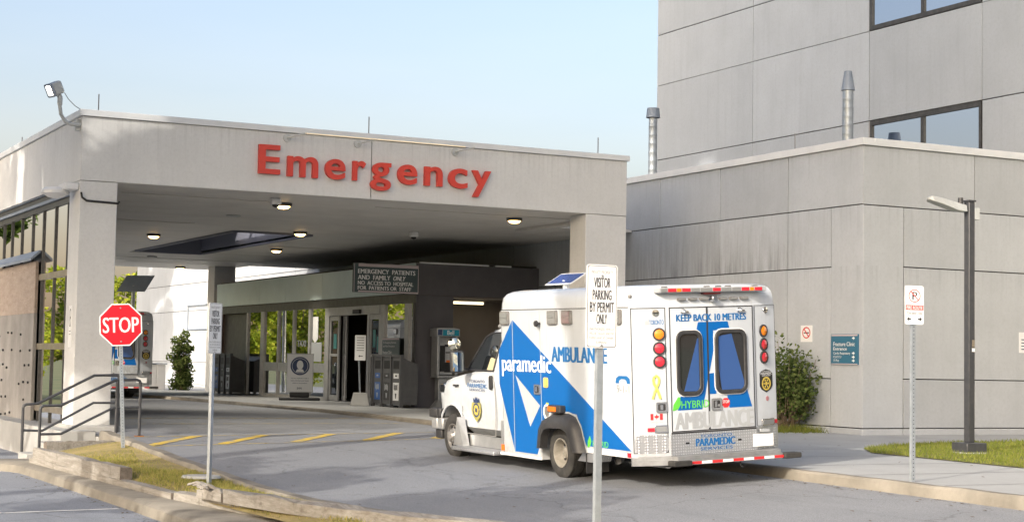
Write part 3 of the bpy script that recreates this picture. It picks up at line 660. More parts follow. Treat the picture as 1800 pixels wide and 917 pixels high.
for x, y, lab in ((15.04, 55.4, 'small dark speaker grille on the canopy ceiling beyond the skylight'), (12.27, 38.07, 'unlit round recessed fitting on the canopy ceiling')):
    MB_ = MB().lathe((x, y, ZB), (0, 0, -1), [(0, 0), (0, .17), (.03, .17), (.03, .0)], 18); tag(MB_.build('ceiling_fitting', 'darkframe' if y > 50 else 'lampgrey', loc=(x, y, ZB)), lab, 'fitting')
fll = thing('flood_lamp', 'lit floodlight on a curved pipe arm at the canopy corner', 'floodlight', (7.34, YF+.05, 6.1))
MB().tube([(7.33, YF+.1, 6.11), (7.15, YF+.1, 6.10), (7.02, YF+.08, 6.15), (6.93, YF+.05, 6.28), (6.90, YF+.03, 6.45), (6.90, YF+.03, 6.52)], .036, 10).build('arm', 'lampgrey', fll)
MB().tube([(6.90, YF+.03, 6.46), (6.90, YF+.03, 6.60), (6.83, YF+.02, 6.72)], .05, 10).build('knuckle', 'lampgrey', fll)
MB().tube([(6.98, YF+.03, 6.7), (7.06, YF+.03, 6.58), (7.2, YF+.05, 6.46), (7.3, YF+.06, 6.41)], .008, 5).build('cable', 'greytx', fll)
_n = Vector((-.80, -.30, -.42)).normalized(); _x = Vector((0, 0, 1)).cross(_n).normalized(); hf = Fr((6.70, YF-.02, 6.71), _x, _n.cross(_x))
MB().plate(hf, rrect(-.115, .115, -.13, .13, .05), -.24, .0).build('head', 'lampgrey', fll, bevel=.04)
m = MB(); m.ring(hf, rrect(-.12, .12, -.135, .135, .04), rrect(-.085, .085, -.10, .10, .03), -.02, .03); m.build('rim', 'duct', fll)
MB().plate(hf, rrect(-.085, .085, -.10, .10, .03), .0005, .006).build('lens', 'glow2', fll)
m = MB(); m.box((7.24, YF+.15, 6.0), (7.335, YF+.25, 6.22)); m.build('wall_bracket', 'lampgrey', fll)
dl = thing('dome_camera', 'white dome camera fixture on the left column head, black cable trailing right', 'camera', (7.2, 32.9, 4.9))
MB().box((7.06, 32.5, 4.83), (7.335, 33.1, 4.96)).build('bracket', 'whited', dl, bevel=.02)
MB().lathe((6.98, 32.95, 4.86), (0, 0, -1), [(-.03, 0), (-.03, .2), (.03, .27), (.09, .27), (.12, .2), (.16, .15), (.19, 0)], 22).build('dome', 'whited', dl)
MB().tube([(7.36, YF-.01, 4.78), (7.38, YF-.012, 4.68), (7.47, YF-.015, 4.62), (7.6, YF-.015, 4.615), (8.09, YF-.015, 4.60), (8.11, YF-.01, 4.64)], .022, 8).build('cable', 'black', dl)
for (x, y, z, h, lab) in ((7.78, 33., 6.4, .42, 'thin lightning rod on the canopy coping above its left corner'), (13.61, 33, 6.4, .46, 'thin lightning rod on the canopy coping above the letters'), (19.35, 33, 6.4, .46, 'thin lightning rod at the right end of the canopy'), (7.5, 39.2, 6.4, .24, 'short lightning rod along the left edge of the canopy roof'), (22.5, 29.7, 6.42, .4, 'short rod standing on the wing coping left of the corner'), (22.7, 27.4, 6.42, .42, 'short rod on the wing coping beside the corner and window')):
    tag(MB().tube([(x, y, z), (x, y, z+h)], .012, 6).build('lightning_rod', 'greytx', loc=(x, y, z)), lab, 'rod')
# flues on the wing roof
def flue(x, y, r, z1, caph, rc0, rc1, lab):
    t = thing('roof_flue', lab, 'flue', (x, y, 6.34)); MB().lathe((x, y, 6.34), (0, 0, 1), [(0, r)]+[v for i in range(1, 9) for v in ((i*(z1-caph-6.34)/9-.015, r), (i*(z1-caph-6.34)/9, r+.004), (i*(z1-caph-6.34)/9+.015, r))]+[(z1-caph-6.34, r)], 20).build('pipe', 'galv', t)
    MB().lathe((x, y, z1-caph), (0, 0, 1), [(0, 0), (0, rc0), (caph, rc1), (caph, 0)], 20).build('cap', 'duct', t)
flue(24.7, 39.1, .12, 8.8, .27, .2, .17, 'grey roof flue with flat wide cap against the sky')
flue(25, 30.96, .128, 8.66, .46, .16, .09, 'ribbed steel roof flue with tall conical cap before the window')
tag(MB().lathe((26.2, 28.6, 6.34), (0, 0, 1), [(0, .2), (.22, .2), (.24, .22), (.30, .22), (.30, 0)], 18).build('roof_vent', 'darkframe', loc=(26.2, 28.6, 6.34)), 'small dark vent cap on the wing roof before the lower window', 'vent')

# ------------------------------------------------------------------ ambulance
AM = Matrix(((.00300909, -.99861008, -.05261988, 13.0753), (.99993714, .00357307, -.01062723, 21.2668), (.0108005, -.05258459, .99855807, 0), (0, 0, 0, 1)))
amb = thing('ambulance', 'white and blue box ambulance parked on the driveway, seen from behind', 'ambulance', None, 'ambulances', True, AM)
W = 1.195; WF = .689; CHX = -2.122; XRr = -2.291; XFf = 1.83
def outline(inset, x0=None, x1=None):
    i = inset; r = .14; pts = []
    pts += [(XRr+i, -WF+i*.3), (CHX+i*.6, -W+i)] if x0 is None else [(x0, -W+i)]
    if x1 is None:
        pts += [(XFf-i-r+r*math.sin(a), -W+i+r-r*math.cos(a)) for a in (0, PI/6, PI/3, PI/2)]
        pts += [(XFf-i-r+r*math.cos(a), W-i-r+r*math.sin(a)) for a in (0, PI/6, PI/3, PI/2)]
    else: pts += [(x1, -W+i), (x1, W-i)]
    pts += [(CHX+i*.6, W-i), (XRr+i, WF-i*.3)] if x0 is None else [(x0, W-i)]
    return pts
m = MB()
m.loft([[Vector((x, y, z)) for x, y in outline(i)] for z, i in ((.86, 0), (2.44, 0), (2.47, .0), (2.475, .012), (2.58, .018), (2.66, .035), (2.715, .075), (2.75, .14), (2.77, .26))])
m.loft([[Vector((x, y, z)) for x, y in outline(0, x0=.47)] for z in (.24, .86)])
m.loft([[Vector((x, y, z)) for x, y in outline(0, x1=-.66)] for z in (.44, .86)])
box = m.build('box_body', 'white', amb, smooth=30)
MB().box((-.66, -.72, .3), (.47, .72, .86)).build('wheel_well', 'black', amb)
MB().box((-2.2, -.7, .3), (4.3, .7, .5)).build('chassis', 'black', amb)
sideL = Fr((0, W, 0), (-1, 0, 0)); sideR = Fr((0, -W, 0), (1, 0, 0))
rear = Fr((XRr, 0, 0), (0, -1, 0)); _cn = Vector((-.169, -.506, 0)).normalized()
chL = Fr((XRr, WF, 0), _cn); chR = Fr((XRr, -WF, 0), (.169, -.506, 0))
# left side livery (u = -x)
m = MB()
m.plate(sideL, [(-1.345, 2.32), (-1.82, 1.84), (-1.825, 1.33), (-1.345, .31)], 0, .0025)
m.plate(sideL, [(-1.335, .31), (-1.335, 2.31), (-1.28, 1.48), (-.83, .71)], 0, .0025)
m.plate(sideL, [(-1.335, 2.315), (-.46, 1.86), (-.46, 1.02), (-.50, 1.04), (-1.28, 1.48)], 0, .0025)
m.plate(sideL, [(-.83, .71), (-.50, 1.04), (-.46, 1.02), (-.46, .55), (-.62, .31), (-1.335, .31)], 0, .0025)
m.plate(sideL, [(-.45, 1.855), (2.08, .53), (.86, .53), (.6, .96), (.0, 1.0), (-.32, .88), (-.45, .7)], 0, .0025)
m.build('livery', 'blue', amb, smooth=0); m = MB()
for sx, fr in ((1, sideR),):
    m.plate(fr, [(1.345, 2.32), (1.82, 1.84), (1.825, 1.33), (1.345, .31)], 0, .0025); m.plate(fr, [(1.335, .31), (1.335, 2.31), (.46, 1.86), (.46, .31)], 0, .0025)
    m.plate(fr, [(.45, 1.855), (-2.08, .53), (-.86, .53), (-.6, .96), (0, 1.), (.32, .88), (.45, .7)], 0, .0025)
m.build('livery', 'blue', amb, smooth=0)
m = MB(); m.text(sideL, 'paramedic', -1.71, -.14, 1.45, 1.79, .0045, .03); m.text(sideR, 'paramedic', .14, 1.71, 1.45, 1.79, .0045, .03); m.build('side_lettering', 'whitep', amb, smooth=0)
m = MB(); m.text(sideL, 'AMBULANCE', -.1, 1.48, 1.7, 1.925, .0035, .07); m.text(sideR, 'AMBULANCE', -1.48, .1, 1.7, 1.925, .0035, .07)
m.plate(sideL, [(1.70, 1.44), (1.79, 1.44), (1.80, 1.48), (1.86, 1.50), (1.94, 1.50), (1.99, 1.48), (2.0, 1.44), (2.08, 1.44), (2.07, 1.51), (2.0, 1.545), (1.79, 1.545), (1.72, 1.51)], 0, .003)
m.build('side_lettering', 'bluetx', amb, smooth=0)
m = MB(); m.text(sideL, '9-1-1', 1.73, 2.06, 1.31, 1.42, .003, -.0); m.build('side_lettering', 'greytx', amb, smooth=0)
m = MB(); m.text(sideL, 'HYBRID', 1.04, 1.47, .54, .62, .005, .015); m.plate(sideL, [(.89, .52), (.9, .6), (.96, .68), (1.0, .6), (.97, .54), (.92, .51)], 0, .0045); m.text(rear, 'HYBRID', -.52, -.07, 1.085, 1.185, .005, .015)
m.plate(rear, [(-.66, 1.06), (-.645, 1.14), (-.57, 1.24), (-.535, 1.24), (-.53, 1.14), (-.57, 1.08), (-.64, 1.06)], 0, .0045); m.build('hybrid_badge', 'green', amb, smooth=0)
# seams of doors and lockers
m = MB()
def seam(fr, x0, x1, z0, z1, t=.012, d=.004): m.ring(fr, rect(x0, x1, z0, z1), rect(x0+t, x1-t, z0+t, z1-t), 0, d)
m.plate(sideL, rect(-1.7, 2.08, 2.468, 2.478), 0, .006); m.plate(sideR, rect(-2.08, 1.7, 2.468, 2.478), 0, .006)
m.plate(sideR, rect(.45, 1.35, .29, .30), 0, .004); m.plate(sideR, rect(1.34, 1.352, .3, 2.45), 0, .004); m.plate(sideR, rect(.448, .46, .3, 2.45), 0, .004)
seam(rear, -.68, -.065, .77, 2.46, .013); seam(rear, -.064, .70, .77, 2.46, .013)
seam(chL, -.53, -.045, .5, 2.46, .010); seam(chR, .05, .53, .78, 2.46, .005)
m.plate(rear, rect(-.69, .71, .745, .765), 0, .006); m.build('door_seams', 'plastic', amb, smooth=0)
m = MB(); m.plate(sideL, rect(-1.351, -1.337, .3, 2.45), 0, .004); m.plate(sideL, rect(-.462, -.448, .7, 2.45), 0, .004); m.plate(sideL, rect(-1.35, -.6, .29, .302), 0, .005); m.build('side_door_seams', 'grey', amb, smooth=0)
m = MB(); m.plate(sideL, rect(-1.83, -.48, .235, .275), 0, .012); m.plate(sideL, rect(.86, 2.1, .437, .50), 0, .003); m.build('skirt_trim', 'whited', amb)
# fender arches, wheels
def arch(sy):
    o0 = [(.51, .41), (.45, .70), (.32, .86), (.08, .945), (-.37, .965), (-.58, .92), (-.71, .78), (-.86, .43)]
    o1 = [(.36, .43), (.31, .66), (.21, .76), (.05, .80), (-.36, .81), (-.52, .77), (-.62, .66), (-.74, .43)]
    i1 = [(.31, .43), (.27, .62), (.18, .71), (.03, .74), (-.34, .75), (-.47, .71), (-.56, .62), (-.67, .43)]
    ys_ = (W*sy, (W+.10)*sy, (W+.135)*sy, (W+.13)*sy, W*sy); rg = [o0, [(a*.7+c*.3, b*.7+d*.3) for (a, b), (c, d) in zip(o0, o1)], o1, i1, i1]
    mm = MB(); n = 8
    for k in range(5): mm.v += [Vector((a, ys_[k], b)) for a, b in rg[k]]
    mm.f = [(k*n+i, k*n+i+1, (k+1)*n+i+1, (k+1)*n+i) for k in range(4) for i in range(n-1)]
    mm.f += [(0, n, 2*n, 3*n, 4*n), (n-1, 2*n-1, 3*n-1, 4*n-1, 5*n-1)]
    mm.build('fender', 'plastic', amb, smooth=50)
    q = MB(); fr = sideL if sy > 0 else sideR
    o2 = [(-a*sy if sy > 0 else a, b) for a, b in o0]; o3 = [((-(a*1.03)) if sy > 0 else a*1.03, b+.025) for a, b in o0]
    q.v += [fr(u, v, .006) for u, v in o2]+[fr(u, v, .006) for u, v in o3]; q.f = [(i, i+1, n+i+1, n+i) for i in range(n-1)]
    q.build('fender_edge', 'grey', amb, smooth=0)
arch(1); arch(-1)
def wheel(x, y, sy, dish):
    t = MB(); R = .372
    t.lathe((x, y, R), (0, sy, 0), [(-.21, .20), (-.215, .30), (-.20, .345), (-.17, R-.004), (-.14, R-.012), (-.135, R), (-.05, R), (-.045, R-.012), (-.035, R-.012), (-.03, R), (0.0, R-.003), (.02, .345), (.03, .30), (.028, .235), (.01, .21), (-.02, .20)], 40)
    wo = t.build('wheel', 'rubber', amb, smooth=40)
    r = MB()
    if dish: r.lathe((x, y, R), (0, sy, 0), [(-.2, .205), (.02, .208), (.026, .215), (.026, .2), (.0, .19), (-.06, .178), (-.11, .165), (-.125, .12), (-.115, .085), (-.06, .075), (-.05, .05), (-.05, 0)], 32)
    else: r.lathe((x, y, R), (0, sy, 0), [(-.2, .205), (.02, .208), (.026, .215), (.026, .2), (-.0, .19), (-.02, .175), (-.0, .15), (.03, .12), (.05, .095), (.09, .075), (.10, .05), (.10, 0)], 32)
    ro = r.build('rim', 'rimw' if dish else 'hub', wo, smooth=40)
    b_ = MB()
    for k in range(8):
        a = 2*PI*k/8; q = (x+.105*math.cos(a), y+(-.115 if dish else .035)*sy, R+.105*math.sin(a)); b_.lathe(q, (0, sy, 0), [(0, .014), (.035, .014), (.04, 0)], 6)
    b_.build('wheel_nuts', 'steel', ro)
    h = MB()
    for k in range(4 if dish else 8):
        a = 2*PI*(k+.5)/(4 if dish else 8); rr_ = .14 if dish else .155; h.lathe((x+rr_*math.cos(a), y+(-.112 if dish else -.002)*sy, R+rr_*math.sin(a)), (0, sy, 0), [(0, .026), (.012, .026), (.012, 0)], 10)
    h.build('hand_holes', 'black', ro)
for sy in (1, -1):
    wheel(0, 1.12*sy, sy, True); wheel(0, .88*sy, sy, True); wheel(4.04, .955*sy, sy, False)
m = MB()
for sy in (1, -1): m.box((-.83, sy*.82 if sy > 0 else -1.18, .14), (-.80, 1.18 if sy > 0 else -.82, .42))
m.build('mudflap', 'plastic', amb)
m = MB(); m.plate(Fr((0, W-.02, 0), (-1, 0, 0)), [(.56, .30), (.72, .43), (1.05, .43), (.98, .30)], -.3, 0); m.build('skirt_tread', 'tread', amb)
MB().tube([(-1.0, .75, .36), (-1.3, .9, .36), (-1.55, 1.1, .36)], .05, 14, False).build('exhaust_pipe', 'steel', amb); MB().tube([(-1.49, 1.05, .36), (-1.5, 1.058, .36)], .046, 12).build('exhaust_bore', 'black', amb)
MB().tube([(-.9, .5, .3), (-1.9, .5, .3)], .06, 10).build('exhaust_box', 'steel', amb)
# side scene lights and fittings
for fr, sg in ((sideL, 1), (sideR, -1)):
    for c in (-1.57, -.035, .40, 1.775):
        u = c*sg
        f = MB(); f.plate(fr, rrect(u-.14, u+.14, 2.245, 2.45, .03), 0, .035); f.plate(fr, rect(u-.112, u+.112, 2.345, 2.35), .036, .042); fo = f.build('scene_light', 'hub', amb, bevel=.006)
        q = MB(); q.plate(fr, rect(u-.11, u+.11, 2.352, 2.43), .03, .043); q.plate(fr, rect(u-.11, u+.11, 2.265, 2.343), .03, .043)
        q.build('lens', 'clearl', fo)
m = MB(); m.ring(sideL, rrect(-.66, -.47, 1.205, 1.355, .02), rrect(-.63, -.5, 1.235, 1.33, .015), 0, .02); m.plate(sideL, rect(-.60, -.53, 1.25, 1.32), 0, .03); m.build('door_handle', 'chrome', amb)
m = MB(); m.plate(sideL, rrect(-.645, -.485, 1.22, 1.34, .01), 0, .006); m.build('handle_recess', 'plastic', amb)
m = MB(); m.plate(sideL, rrect(-.37, -.23, 1.315, 1.465, .03), 0, .012); m.plate(sideL, rrect(-.345, -.255, 1.34, 1.44, .015), .012, .025); m.build('marker_lamp', P('amber_clear', (.75, .5, .16), .3), amb)
m = MB(); m.plate(sideL, rect(-.31, -.235, 1.03, 1.095), 0, .004); m.build('sticker', P('lime', (.5, .6, .03), .4), amb)
m = MB(); m.lathe((.28, W, .96), (0, 1, 0), [(0, .115), (.012, .115), (.014, .085), (-.01, .08), (-.06, .07), (-.06, 0)], 20); m.build('fuel_filler', 'whited', amb)
MB().lathe((.28, W-.05, .96), (0, 1, 0), [(.056, 0), (.056, .078)], 16).build('fuel_cup', 'hub', amb)
m = MB(); m.plate(sideL, rrect(-.10, .28, .965, 1.075, .02), 0, .10); fo = m.build('turn_lamp', 'plastic', amb, bevel=.01)
MB().plate(sideL, rrect(-.075, .16, .985, 1.055, .01), .1, .108).build('lens', 'orange', fo)
MB().lathe((.45, W, 2.26), (0, 1, 0), [(0, .02), (.05, .02), (.055, .05), (.085, .045), (.085, 0)], 12).build('door_stop', 'plastic', amb)
for fr, q in ((sideL, (1.975, 2.075, .445, .505)), (chL, (-.33, -.235, .79, .84)), (chR, (.455, .52, .795, .85))): MB().plate(fr, rect(*q), 0, .01).build('reflector', 'lred', amb)
MB().plate(sideL, rect(-1.79, -1.70, .3, .39), 0, .012).build('reflector', 'orange', amb)
MB().lathe(sideL(2.1, 2.62, -.03), (-.3, 1, 0), [(0, .025), (.03, .025), (.035, 0)], 10).build('roof_marker', 'hub', amb)
# rear: livery A, windows, doors, lights
m = MB()
m.plate(rear, [(-.215, 2.25), (-.072, 2.25), (-.072, 1.06), (-.17, 1.06), (-.11, 1.27), (-.11, 1.07), (-.57, 1.06), (-.53, 1.24)], 0, .0025) if False else None
m.plate(rear, [(-.215, 2.25), (-.245, 2.13), (-.30, 1.93), (-.072, 1.93), (-.072, 2.25)], 0, .0025)
m.plate(rear, [(-.30, 1.93), (-.53, 1.24), (-.575, 1.06), (-.18, 1.06), (-.12, 1.27), (-.072, 1.50), (-.072, 1.93)], 0, .0025)
m.plate(rear, [(-.056, 2.25), (.275, 2.25), (.31, 2.13), (.03, 2.13), (.035, 1.88), (-.056, 1.52)], 0, .0025)
m.plate(rear, [(.035, 1.88), (.06, 1.26), (-.056, 1.26), (-.056, 1.54), (.035, 1.55)], 0, .002)
m.plate(rear, [(.24, 1.26), (.585, 1.27), (.65, 1.06), (.27, 1.06), (.235, 1.24)], 0, .0025)
m.plate(rear, [(.56, 1.35), (.585, 1.27), (.24, 1.26), (.24, 1.3)], 0, .0025)
m.build('rear_livery', 'blue', amb, smooth=0)
def rwin(x0, x1, film):
    r_ = MB(); r_.ring(rear, rrect(x0-.05, x1+.05, 1.255, 2.14, .12), rrect(x0, x1, 1.305, 2.09, .085), 0, .03); ro = r_.build('rear_window', 'plastic', amb, bevel=.008)
    MB().ring(rear, rrect(x0-.066, x1+.066, 1.239, 2.156, .135), rrect(x0-.05, x1+.05, 1.255, 2.14, .12), 0, .006).build('window_border', 'whited', ro)
    MB().plate(rear, rrect(x0, x1, 1.305, 2.09, .085), 0, .005).build('pane', 'tint', ro); MB().plate(rear, film, .0055, .008).build('window_film', 'winblue', ro)
rwin(-.535, -.215, [(-.47, 1.315), (-.235, 2.03), (-.218, 2.03), (-.218, 1.34), (-.25, 1.31)])
rwin(.095, .525, [(.115, 2.05), (.33, 2.08), (.523, 1.42), (.523, 1.34), (.48, 1.31), (.15, 1.31), (.115, 1.55), (.10, 1.57)])
m = MB(); m.text(rear, 'KEEP BACK 10 METRES', -.565, .58, 2.265, 2.36, .0045, .06); m.text(rear, 'PARAMEDIC', -.30, .34, .56, .665, .0105, .07); m.text(rear, 'TORONTO', -.235, .29, .675, .715, .0105, .02); m.text(rear, 'SERVICES', -.235, .30, .50, .545, .0105, .02)
m.text(chL, 'TORONTO', -.27, -.07, 2.23, 2.295, .003, .01); m.build('rear_lettering', 'bluetx', amb, smooth=0)
m = MB(); m.text(rear, 'AMBULANCE', -.615, .655, .80, 1.03, .004, .06)
for u, h in ((-.33, .05), (-.315, .06), (-.30, .05), (-.285, .085)): m.plate(chL, rect(u, u+.008, 2.23, 2.23+h), 0, .003)
m.text(chL, 'CANADA EMS', -.30, -.11, .905, .925, .003); m.build('rear_lettering', 'grey', amb, smooth=0)
# flag
m = MB(); m.plate(chL, rect(-.285, -.245, .945, 1.03), 0, .003); m.plate(chL, rect(-.155, -.115, .945, 1.03), 0, .003)
m.plate(chL, [(-.2, 1.022), (-.213, 1.0), (-.235, .998), (-.222, .975), (-.2, .968), (-.178, .975), (-.165, .998), (-.187, 1.0)], 0, .0035); m.plate(chL, rect(-.203, -.197, .95, .97), 0, .003); m.build('flag', 'red', amb, smooth=0)
# ribbon
m = MB(); pts = []
for k in range(25):
    t = -.5+2.0*PI*k/24*1.0; pts.append(t)
rb = [(-.25, 1.23), (-.225, 1.31), (-.20, 1.37), (-.165, 1.43), (-.155, 1.48), (-.165, 1.52), (-.195, 1.54), (-.225, 1.52), (-.235, 1.48), (-.225, 1.43), (-.19, 1.37), (-.165, 1.31), (-.14, 1.23)]
m.tube([chL(u, v, .004) for u, v in rb], .018, 6); m.build('ribbon', 'yellow', amb)
# tail lamps
for fr, c in ((chL, -.14), (chR, .245)):
    for z, mt in ((2.1, 'lamb'), (1.91, 'lred'), (1.73, 'lred')):
        f = MB(); f.ring(fr, ell(c, z, .088, .088), ell(c, z, .07, .07), 0, .025); fo = f.build('tail_lamp', 'plastic', amb)
        MB().lathe(fr(c, z, 0), fr.n, [(.004, .071), (.022, .066), (.032, .04), (.034, 0)], 20).build('lens', mt, fo)
    m = MB(); u = c+(-.04 if fr is chL else .065); m.lathe(fr(u, 2.39, 0), fr.n, [(0, .048), (.012, .046), (.014, 0)], 16); fo = m.build('hook_lock', 'chrome', amb); MB().plate(fr, rect(u-.042, u+.042, 2.382, 2.398), .014, .018).build('lock_slot', 'black', fo)
    a, b = (-.235, -.05) if fr is chL else (.15, .445)
    m = MB(); m.plate(fr, rrect(a, b, .77, .875, .02), 0, .02); fo = m.build('lower_lamp', 'chrome', amb, bevel=.005); MB().plate(fr, rrect(a+.02, b-.02, .79, .855, .012), .02, .026).build('lens', 'clearl', fo)
m = MB(); m.ring(chL, rrect(-.205, -.05, 1.045, 1.185, .02), rrect(-.18, -.075, 1.07, 1.16, .015), 0, .02); m.plate(chL, rect(-.15, -.11, 1.08, 1.15), 0, .028); m.build('door_handle', 'chrome', amb); m = MB(); m.ring(rear, rrect(-.035, .135, 1.04, 1.2, .02), rrect(-.005, .105, 1.07, 1.17, .015), 0, .02); m.plate(rear, rect(.01, .05, 1.08, 1.16), 0, .028); m.plate(rear, rect(.06, .095, 1.085, 1.12), 0, .028); m.build('door_handle', 'chrome', amb)
m = MB(); m.plate(chL, rrect(-.19, -.065, 1.06, 1.17, .01), 0, .006); m.plate(rear, rrect(-.02, .12, 1.055, 1.185, .01), 0, .006); m.build('handle_recess', 'plastic', amb)
for u in (-.45, .48):
    m = MB(); m.lathe(rear(u, 2.395, 0), rear.n, [(0, .045), (.02, .04), (.05, .02), (.06, 0)], 12); m.plate(rear, rect(u, u+.07, 2.385, 2.405), 0, .03); m.build('door_catch', 'chrome', amb)
# small stop sticker, shield emblem, dot
octo = lambda cx, cy, r: [(cx+r*math.cos(PI/8+k*PI/4), cy+r*math.sin(PI/8+k*PI/4)) for k in range(8)]
m = MB(); m.plate(rear, octo(.21, 1.13, .07), 0, .004); so_ = m.build('stop_sticker', 'red', amb, smooth=0); m = MB(); m.text(rear, 'STOP', .155, .265, 1.125, 1.165, .005, .02); m.build('sticker_lettering', 'whitep', so_, smooth=0)
sh = [(.14, 1.50), (.19, 1.54), (.29, 1.56), (.39, 1.54), (.44, 1.50), (.44, 1.33), (.40, 1.28), (.29, 1.235), (.18, 1.28), (.14, 1.33)]
m = MB(); m.plate(chR, sh, 0, .004); se = m.build('shield_emblem', 'black', amb, smooth=0)
m = MB(); m.ring(chR, ell(.29, 1.36, .105, .095), ell(.29, 1.36, .08, .072), 0, .006); m.plate(chR, ell(.29, 1.36, .03, .03, 6), 0, .007)
for k in range(6): a = k*PI/3; m.plate(chR, ell(.29+.052*math.cos(a), 1.36+.05*math.sin(a), .014, .014, 8), 0, .006)
m.build('emblem_ring', 'gold', se, smooth=0)
m = MB(); m.text(chR, 'TORONTO', .18, .40, 1.52, 1.537, .006, .02); m.text(chR, 'PARAMEDIC', .16, .42, 1.485, 1.515, .006, .03); m.text(chR, 'SERVICES', .19, .39, 1.463, 1.48, .006, .02); m.build('emblem_lettering', 'whitep', se, smooth=0)
MB().plate(chR, ell(.31, 1.15, .035), 0, .004).build('sticker', P('rose', (.45, .2, .22), .5), amb)
# light bar, clearance lamps
m = MB(); m.plate(rear, rrect(-.87, .90, 2.655, 2.725, .02), -.08, .07); lb = m.build('light_bar', 'grey', amb, bevel=.01)
def seg(a, b, mt): MB().plate(rear, rect(a, b, 2.668, 2.714), .06, .078).build('lamp_segment', mt, lb)
for a, b, mt in ((-.73, -.60, 'lred'), (-.585, -.52, 'lamb'), (-.50, -.37, 'lred'), (-.35, -.22, 'clearl'), (-.20, -.02, 'clearl'), (.0, .125, 'lred'), (.145, .3, 'clearl'), (.32, .46, 'clearl'), (.48, .60, 'lred'), (.62, .68, 'lamb'), (.70, .82, 'lred'), (-.84, -.75, 'clearl')): seg(a, b, mt)
m = MB()
for u in (-.74, -.05, .14, .3, .75): m.plate(rear, rrect(u-.03, u+.03, 2.725, 2.745, .008), -.04, .03)
m.build('bar_clip', 'hub', lb)
MB().plate(rear, rrect(-.135, .14, 2.628, 2.652, .008), -.03, .05).build('brake_lamp', P('dark_red', (.12, .02, .02), .3), amb)
for c in (-.475, -.29, -.11, .21, .38, .56):
    m = MB(); m.plate(rear, rrect(c-.065, c+.065, 2.547, 2.583, .012), -.03, .022); fo = m.build('marker_lamp', 'hub', amb); MB().plate(rear, rrect(c-.05, c+.05, 2.555, 2.575, .008), .022, .028).build('lens', 'clearl', fo)
m = MB(); m.plate(rear, rrect(-.02, .07, 2.53, 2.60, .02), -.02, .09); m.build('load_lamp', 'chrome', amb, bevel=.01)
# kick plate, bumper
m = MB(); m.plate(rear, rect(-.70, .72, .46, .743), -.01, .008); m.plate(chL, rrect(-.505, -.045, .50, .745, .06), 0, .005); m.plate(chR, rect(.03, .535, .46, .765), 0, .005); m.build('kick_plate', 'tread', amb)
m = MB(); bo = [(-2.13, 1.22), (-2.36, .74), (-2.47, .70), (-2.47, -1.02), (-2.36, -1.06), (-2.13, -1.10), (-2.1, -1.10), (-2.1, 1.22)]
m.loft([[Vector((x, y, z)) for x, y in bo] for z in (.335, .405)]); m.loft([[Vector((x*.985-.01, y*.99, z)) for x, y in bo] for z in (.406, .455)]); m.build('rear_bumper', 'steel', amb)
fb = Fr((-2.47, 0, 0), (0, -1, 0))
for u, mt in [(-.50+.172*k, ('lred' if k % 2 == 0 else 'whitep')) for k in range(9)]: MB().plate(fb, rect(u, u+.168, .342, .378), 0, .004).build('reflective_tape', 'red' if mt == 'lred' else mt, amb)
for a, b in ((-.80, -.51), (1.03, 1.31)): MB().plate(fb, rrect(a, b, .325, .40, .02), -.12, .05).build('bumper_block', 'rubber', amb, bevel=.012)
m = MB(); m.tube([(-2.4, -.35, .33), (-2.4, -.35, .27), (-2.46, -.35, .25)], .016, 6); m.build('tow_hook', 'black', amb)
m = MB(); m.plate(rear, rect(.65, .985, .50, .675), .008, .016); pp = m.build('licence_plate', 'whitep', amb); MB().plate(rear, rrect(.76, .9, .70, .74, .01), .008, .05).build('plate_lamp', 'grey', pp)
for u in (-.44, .42): MB().plate(rear, rrect(u-.03, u+.03, .60, .625, .01), .008, .014).build('plate_slot', 'black', amb)
# solar panel on the roof
fs_ = Fr((.87, .5, 2.93), (-.97, -.12, .0), (-.35, -.35, .30)); m = MB(); m.plate(fs_, rect(-.33, .33, -.16, .16), -.02, .0); sp_ = m.build('solar_panel', 'whited', amb); MB().plate(fs_, rect(-.305, .305, -.135, .135), 0, .004).build('cells', 'solar', sp_)
MB().tube([(.9, .48, 2.74), (.87, .5, 2.91)], .05, 10).build('panel_mount', 'whited', sp_)
# cab
def csec(x, zb, w0, zbelt, wb, zt, wt):
    half = [(0, zb), (w0*.85, zb), (w0, zb+.12), (w0+.015, zb+.45), (wb, zbelt-.06), (wb-.035, zbelt), (wt+.03, zt-.10), (wt-.05, zt-.02), (wt*.5, zt), ]
    return [Vector((x, y, z)) for y, z in half]+[Vector((x, -y, z)) for y, z in half[::-1] if y != 0]
m = MB()
secs = [(1.83, .44, .95, 1.48, .985, 2.24, .80), (2.5, .44, .95, 1.48, .985, 2.225, .80), (2.85, .44, .95, 1.48, .985, 2.15, .78), (3.2, .44, .95, 1.47, .98, 1.85, .74), (3.62, .44, .95, 1.42, .97, 1.50, .70), (4.1, .5, .95, 1.35, .95, 1.43, .66), (4.42, .55, .93, 1.28, .92, 1.36, .62), (4.60, .62, .90, 1.18, .87, 1.27, .55), (4.70, .70, .84, 1.08, .80, 1.15, .5)]
m.loft([csec(*s) for s in secs])
cab = m.build('cab', 'white', amb, smooth=45)
cu = MB()
cu.lathe((4.04, -1.3, .40), (0, 1, 0), [(0, 0), (0, .50), (.62, .50), (.62, 0)], 36); cu.lathe((4.04, .68, .40), (0, 1, 0), [(0, 0), (0, .50), (.62, .50), (.62, 0)], 36)
cut = cu.build('cutter', 'black', amb)
md = cab.modifiers.new('arch', 'BOOLEAN'); md.object = cut; md.operation = 'DIFFERENCE'; md.solver = 'EXACT'
dg = bpy.context.evaluated_depsgraph_get(); dg.update(); me2 = bpy.data.meshes.new_from_object(cab.evaluated_get(dg)); cab.modifiers.clear(); cab.data = me2
